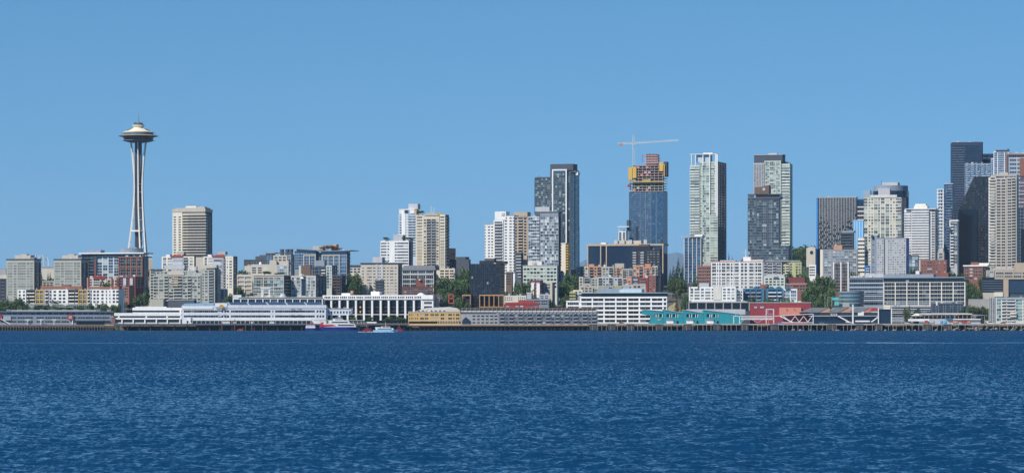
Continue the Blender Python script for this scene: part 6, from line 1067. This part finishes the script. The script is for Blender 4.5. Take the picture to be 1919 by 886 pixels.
def crown_mesh(seed, kind):
    rr = random.Random(seed); b = MB()
    if kind == 'conifer':
        for i in range(420):
            f = rr.random()**.8; z = .10+.90*f; r = .5*(1-f)**.85*(.55+.45*rr.random())*(1 if (int(f*14) % 2) else .8); a = rr.uniform(0, 6.283); c = Vector((math.cos(a)*r, math.sin(a)*r, z)); s_ = .085*(1.15-f)
            d = Vector((math.cos(a), math.sin(a), -.35)).normalized(); t = Vector((-math.sin(a), math.cos(a), 0)); b.quad(tuple(c-t*s_*.8-d*s_*.4), tuple(c+t*s_*.8-d*s_*.4), tuple(c+t*s_*.3+d*s_*1.3), tuple(c-t*s_*.3+d*s_*1.3))
    else:
        lobes = [(Vector((rr.uniform(-.3, .3), rr.uniform(-.3, .3), rr.uniform(.38, .84))), rr.uniform(.13, .24)) for _ in range(13)] + [(Vector((0, 0, .62)), .30)]
        for c0, r0 in lobes:
            for i in range(int(46*(r0/.18)**2)):
                d = Vector((rr.gauss(0, 1), rr.gauss(0, 1), rr.gauss(.15, 1))).normalized(); c = c0 + Vector((d.x, d.y, d.z*.85))*r0*rr.uniform(.75, 1.08); s_ = rr.uniform(.022, .048)
                nn = (d + Vector((rr.gauss(0, .5), rr.gauss(0, .5), rr.gauss(0, .5)))).normalized(); t = nn.cross(Vector((rr.gauss(0, 1), rr.gauss(0, 1), rr.gauss(0, 1)))).normalized(); u = nn.cross(t); b.quad(tuple(c-t*s_-u*s_*.7), tuple(c+t*s_-u*s_*.6), tuple(c+t*s_*.8+u*s_), tuple(c-t*s_*.7+u*s_*.8))
    return b
def trunk_mesh(seed, kind):
    rr = random.Random(seed); b = MB()
    if kind == 'conifer': b.bar((0,0,-.05), (0,0,.9), .028, 0, 6, .004)
    else:
        b.bar((0,0,-.06), (.01,0,.4), .034, 0, 6, .024)
        for i in range(5): a = i*1.26+rr.uniform(-.3, .3); b.bar((.01,0,.34+.03*i), (math.cos(a)*.24, math.sin(a)*.24, .62+.05*i), .018, 0, 5, .006)
    return b
TV = {k: [(crown_mesh(10+i, k).mesh('crown', m), trunk_mesh(30+i, k).mesh('trunk', BARK)) for i in range(n)] for k, m, n in (('broad', LEAF, 5), ('conifer', NEED, 3), ('autumn', AUT, 2))}
TREES = []
def tree(px, top, Y, wpx, kind='broad', where='', base=None, lab=None):
    z0 = gz(Y) if base is None else base; h = wz(top, Y)-z0; i = len(TREES); cm, tm = TV[kind][i % len(TV[kind])]
    o = empty({'broad': 'broadleaf_tree', 'conifer': 'conifer_tree', 'autumn': 'rooftop_tree'}[kind], (wx(px, Y), Y, z0), (i*1.7) % 6.28); w_ = wpx*Y/F*1.25
    for nm, me in (('crown', cm), ('trunk', tm)): q = link(nm, me, o); q.scale = (w_, w_, h) if nm == 'crown' else (h*.8, h*.8, h); q.parent = o
    tag(o, lab or ('%s %s' % ({'broad': 'green leafy tree', 'conifer': 'dark conifer', 'autumn': 'small orange leaved tree'}[kind], where)), 'tree', 'trees ' + where); TREES.append(o)
def grove(where, items, Y, kind='broad', dy=0):
    for n, it in enumerate(items): tree(it[0], it[1], Y + (n % 3)*dy, it[2], it[3] if len(it) > 3 else kind, where)
rr = random.Random(12)
grove('on the far left shore above the grey pier building', [(2, 559, 22), (14, 553, 16, 'conifer'), (24, 562, 22), (33, 556, 18), (44, 563, 20), (54, 552, 15, 'conifer'), (60, 566, 18)], 3140, dy=6)
grove('below the white row apartments', [(75, 565, 16), (88, 566, 16), (103, 561, 14), (116, 567, 16), (128, 568, 14), (147, 566, 16), (158, 568, 14), (170, 567, 16), (186, 566, 16), (199, 567, 15), (212, 568, 15)], 3150, dy=7)
grove('in the front row below the white row apartments', [(8, 571, 18), (20, 569, 16), (38, 570, 18), (52, 571, 16), (68, 570, 15), (82, 571, 18), (96, 569, 15), (110, 572, 16), (124, 571, 16), (139, 570, 15), (153, 572, 16), (166, 571, 15), (180, 572, 16), (193, 570, 14), (206, 572, 16), (219, 569, 14)], 3112, dy=4)
grove('standing between the two beige towers', [(78, 509, 7, 'conifer'), (90, 511, 8, 'conifer'), (94, 509, 7, 'conifer'), (83, 522, 12), (98, 521, 11)], 3500)
tree(198, 525, 3250, 19, 'broad', '', None, 'dark round tree in front of the red and cream townhouse')
grove('left of the grey green apartment complex', [(256, 557, 15), (262, 549, 17), (268, 553, 16), (274, 543, 15), (232, 565, 16), (243, 568, 14)], 3195, dy=5)
grove('behind the left roof of the grey green complex', [(283, 502, 10), (290, 500, 9)], 3500)
grove('beside the tall cream block with brown side', [(424, 556, 14), (431, 549, 15), (438, 553, 14), (417, 561, 12)], 3190, dy=4)
grove('above and beside the cream parking structure', [(449, 503, 13), (457, 505, 12), (464, 506, 11)], 3430)
grove('below the cream parking structure', [(449, 533, 12), (455, 545, 12), (462, 549, 13), (470, 548, 12), (451, 552, 12)], 3270)
for n, (x, y) in enumerate(((497, 507), (504, 508), (520, 511), (528, 510))): tree(x, y, 3266, 11, 'broad', '', wz(515.5, 3266), ('leftmost', 'second', 'third', 'rightmost')[n] + ' roof garden shrub on the green glass office')
for n, (x, y, w_) in enumerate(((605, 461, 13), (613, 459.5, 14), (621, 458.5, 15), (629, 460.5, 14), (636, 464, 11))): tree(x, y, 3462, w_, 'autumn', '', wz(469, 3462), ('first', 'second', 'third', 'fourth', 'fifth')[n] + ' orange rooftop tree from the left on the canted roof building')
grove('on the slope right of the dark apartment wing', [(656, 514, 17), (664, 508, 18), (672, 511, 16), (652, 530, 16), (660, 527, 18), (669, 530, 17), (656, 541, 15), (666, 543, 16)], 3300, dy=-8)
for n, (x, y, w_) in enumerate(((724, 443.5, 11), (757, 443, 10), (765, 444, 11), (772, 446, 8))): tree(x, y, 3368, w_, 'broad', '', wz(450.6, 3368), ('leftmost', 'second', 'third', 'rightmost')[n] + ' roof tree on the white mid-rise with window bands')
for n, (x, y, w_) in enumerate(((784, 395, 8), (790, 394, 9))): tree(x, y, 3408, w_, 'broad', '', wz(401.6, 3408), ('left', 'right')[n] + ' small roof tree on the cream yellow tower')
it = [(826, 521, 22), (838, 515, 24), (850, 519, 22), (862, 508, 22), (872, 500, 20), (880, 505, 18), (866, 520, 24), (844, 530, 24), (830, 536, 22), (856, 536, 24), (874, 528, 20), (820, 545, 20), (838, 548, 22), (860, 551, 20), (878, 546, 16)]
for n, (x, y, w_) in enumerate(sorted(it, key=lambda q: q[1])): tree(x, y, 3335-n*11, w_, 'broad', 'in the grove left of the black office')
grove('at the foot of the black glass office', [(876, 566, 11), (832, 565, 15), (855, 563, 16), (864, 560, 14)], 3110)
it = [(970, 522, 18), (978, 530, 17), (986, 526, 16), (992, 539, 15), (972, 540, 18), (984, 545, 18), (998, 549, 15), (953, 545, 15), (961, 549, 13), (1004, 556, 12)]
for n, (x, y, w_) in enumerate(sorted(it, key=lambda q: q[1])): tree(x, y, 3192-n*5, w_, 'broad', 'right of the black glass office')
it = [(1062, 512, 18), (1072, 508, 18), (1078, 517, 14), (1056, 524, 17), (1066, 523, 18), (1050, 532, 16), (1074, 530, 16), (1052, 541, 12), (1064, 543, 14)]
for n, (x, y, w_) in enumerate(sorted(it, key=lambda q: q[1])): tree(x, y, 3340-n*10, w_, 'broad', 'on the hill street beside the orange housing')
grove('in the hedge at the hill street foot', [(1060, 549, 11), (1063, 555, 12), (1057, 558, 11), (1059, 565, 13), (1033, 560, 12), (1029, 555, 10), (1037, 566, 9)], 3165, dy=-12)
grove('on the ridge behind the unfinished skyscraper', [(1271, 482, 17, 'conifer'), (1262, 496, 12, 'conifer'), (1280, 492, 13, 'conifer'), (1256, 504, 11, 'conifer'), (1267, 502, 15, 'conifer'), (1278, 505, 12, 'conifer')], 3620)
grove('on the slope left of the blue glass block', [(1256, 522, 15), (1266, 516, 16), (1275, 520, 15), (1282, 525, 14), (1260, 532, 14), (1272, 534, 14)], 3330, dy=-12)
tree(1268, 553, 3130, 12, 'conifer', '', None, 'lone dark conifer on the dry grass bank'); grove('beside the white low apartments', [(1285, 547, 13), (1291, 551, 13), (1281, 558, 12), (1303, 515, 10)], 3145)
grove('on the ridge beside the pale skyscrapers', [(1366, 471, 9, 'conifer'), (1372, 478, 8, 'conifer'), (1381, 482, 14), (1390, 485, 12)], 3700)
it = [(1485, 463, 26), (1497, 458, 28), (1509, 456, 28), (1521, 459, 24), (1532, 462, 22), (1490, 475, 26), (1503, 472, 26), (1515, 487, 22), (1527, 480, 20), (1480, 485, 24), (1500, 486, 24), (1526, 492, 20)]
for n, (x, y, w_) in enumerate(it): tree(x, y, 4420-n*14, w_, 'broad', 'on the far wooded hill around the pale stone building', base=wz(505, 4420-n*14))
grove('in front of the lime apartments', [(1480, 505, 13), (1487, 512, 14), (1493, 500, 8, 'conifer'), (1499, 514, 13), (1505, 508, 12), (1472, 512, 10)], 3280)
it = [(1514, 517, 20), (1526, 520, 20), (1538, 514, 20), (1548, 512, 20), (1556, 519, 18), (1520, 532, 20), (1533, 531, 22), (1546, 530, 22), (1557, 535, 18), (1508, 540, 18), (1524, 546, 20), (1540, 547, 22), (1554, 549, 18), (1530, 559, 18), (1512, 556, 16)]
for n, (x, y, w_) in enumerate(sorted(it, key=lambda q: q[1])): tree(x, y, 3260-n*10, w_, 'broad', 'in the grove left of the brown office')
grove('above the blue apartments', [(1401, 553, 11), (1413, 555, 10), (1447, 556, 11), (1462, 553, 12), (1478, 554, 12), (1487, 557, 11), (1437, 556, 9)], 3112)
grove('beside the pale slab hotel', [(1594, 508, 13), (1604, 507, 12), (1599, 513, 11), (1708, 497, 9), (1716, 501, 10)], 3320)
it = [(1786, 503, 15), (1795, 507, 16), (1804, 512, 16), (1791, 516, 14), (1812, 516, 15), (1820, 523, 15), (1808, 528, 15), (1826, 531, 14), (1832, 539, 13), (1818, 538, 14), (1824, 547, 13), (1838, 547, 12), (1846, 505, 12), (1856, 501, 12), (1840, 515, 12)]
for n, (x, y, w_) in enumerate(sorted(it, key=lambda q: q[1])): tree(x, y, 3300-n*9, w_, 'broad', 'along the street right of the shore office')
grove('as shrubs below the retaining wall', [(1822, 570, 14), (1832, 572, 14), (1842, 571, 14), (1850, 574, 13), (1815, 575, 12)], 3092)
grove('in front of the shore office', [(1700, 572, 13), (1717, 573, 12), (1762, 572, 9, 'conifer'), (1782, 574, 10, 'conifer'), (1802, 576, 14), (1810, 582, 12)], 3020)
grove('on the quay below the white arcade', [(663, 592, 11), (692, 592, 12), (724, 594, 12), (732, 592, 11), (746, 591, 13), (752, 594, 14), (759, 595, 12)], 3066)

# each tree of a group is told apart by its place in the row, counted from the left
byg = {}
for o in TREES:
    if o['label'].startswith(('green leafy tree ', 'dark conifer ')) and not 'lone' in o['label']: byg.setdefault(o['label'], []).append(o)
for lab, L in byg.items():
    if len(L) > 1:
        L.sort(key=lambda o: o.location.x/o.location.y)
        kind = 'green leafy tree' if lab.startswith('green') else 'dark conifer'
        for n, o in enumerate(L): o['label'] = (('leftmost' if n == 0 else 'rightmost' if n == len(L)-1 else ORD[n] + ' from left') + ' ' + kind + lab[len(kind):])

# ================================================================ far country
def hills():
    rr = random.Random(5)
    for name, Y, pts, m in (('wooded_hill', 4700, [(900, 640), (1430, 520), (1475, 482), (1500, 466), (1535, 468), (1575, 478), (1640, 500), (1800, 520), (2300, 640)], mat('hill_green', (.045,.075,.035), .9, .1, .3, streak=False)),
                            ('mountains', 39000, [(600, 604), (1040, 512), (1085, 494), (1100, 484), (1118, 486), (1150, 498), (1200, 492), (1245, 476), (1262, 471), (1280, 474), (1320, 490), (1400, 500), (1520, 506), (1700, 515), (2300, 604)], mat('haze_tinted_forest', (.11,.15,.18), .9, .1, .2, streak=False))):  # mountains' pale blue-grey puts part of the distance haze into the colour
        b = MB(); xs = np.linspace(pts[0][0], pts[-1][0], 90); ys = np.interp(xs, [p[0] for p in pts], [p[1] for p in pts]); dz = Y*.18
        top = [(wx(x, Y), Y, wz(y + rr.uniform(-.8, .8), Y)) for x, y in zip(xs, ys)]
        for (p, q) in zip(top[:-1], top[1:]):
            b.quad((p[0], Y-dz*.5, 40), (q[0], Y-dz*.5, 40), q, p); b.quad(p, q, (q[0], Y+dz, 40), (p[0], Y+dz, 40))
        struct(b.build(name, m))
    b = Bld('pale_stone_building', 'pale stone building with a round window on the far wooded hill', 1511, 1528, 1531, 4200, base=wz(500, 4200), alpha=-.45); b.body(pyt=465, m='beige', d=14)
    q = MB(); q.lathe([(3.4*b.k, 0), (3.4*b.k, .3)], 24); o = q.build('round_window', G_DARK, b.e, (b.lx(1521), -.05, b.lz(473))); o.rotation_euler = (R(90), 0, 0); q = MB(); q.lathe([(4.1*b.k, 0), (4.1*b.k, .2)], 24); o = q.build('window_surround', M('offwhite'), b.e, (b.lx(1521), -.01, b.lz(473))); o.rotation_euler = (R(90), 0, 0); b.poly('gable', [(1511, 465), (1528, 465), (1519.5, 462)], 'beige', .05, 10); b.done()
    # dry grass bank
    a = MB(); n = 12; X0, X1 = wx(1253, 3150), wx(1284, 3150); rr2 = random.Random(2); H = lambda i, j: gz(3118+j*9)+1.2+j*2.4*(1-abs(i/n-.45)*.9)+rr2.uniform(-.2, .2); g = [[(X0+(X1-X0)*i/n, 3118+j*9, H(i, j)) for i in range(n+1)] for j in range(6)]
    for j in range(5):
        for i in range(n): a.quad(g[j][i], g[j][i+1], g[j+1][i+1], g[j+1][i])
    struct(a.build('grass_bank', mat('dry_grass', (.30,.26,.14), .95, .05, .35, streak=False)))
hills()
# ---------------------------------------------------------------- the air over the bay
def make_haze():
    h = MB(); h.box(-15000, 15000, -500, 49000, -7, 840)
    o = h.build('haze', []); o.data.materials.clear()
    m = bpy.data.materials.new('haze'); m.use_nodes = True; n = m.node_tree; n.nodes.remove(n.nodes['Principled BSDF'])
    v = n.nodes.new('ShaderNodeVolumePrincipled'); v.inputs['Color'].default_value = (0.5, 0.74, 1.0, 1)
    v.inputs['Density'].default_value = HAZE; v.inputs['Anisotropy'].default_value = 0.0
    n.links.new(v.outputs['Volume'], n.nodes['Material Output'].inputs['Volume'])
    o.data.materials.append(m); struct(o, 'stuff', 'thin bluish summer haze over the bay')
HAZE = 1.9e-5
make_haze()
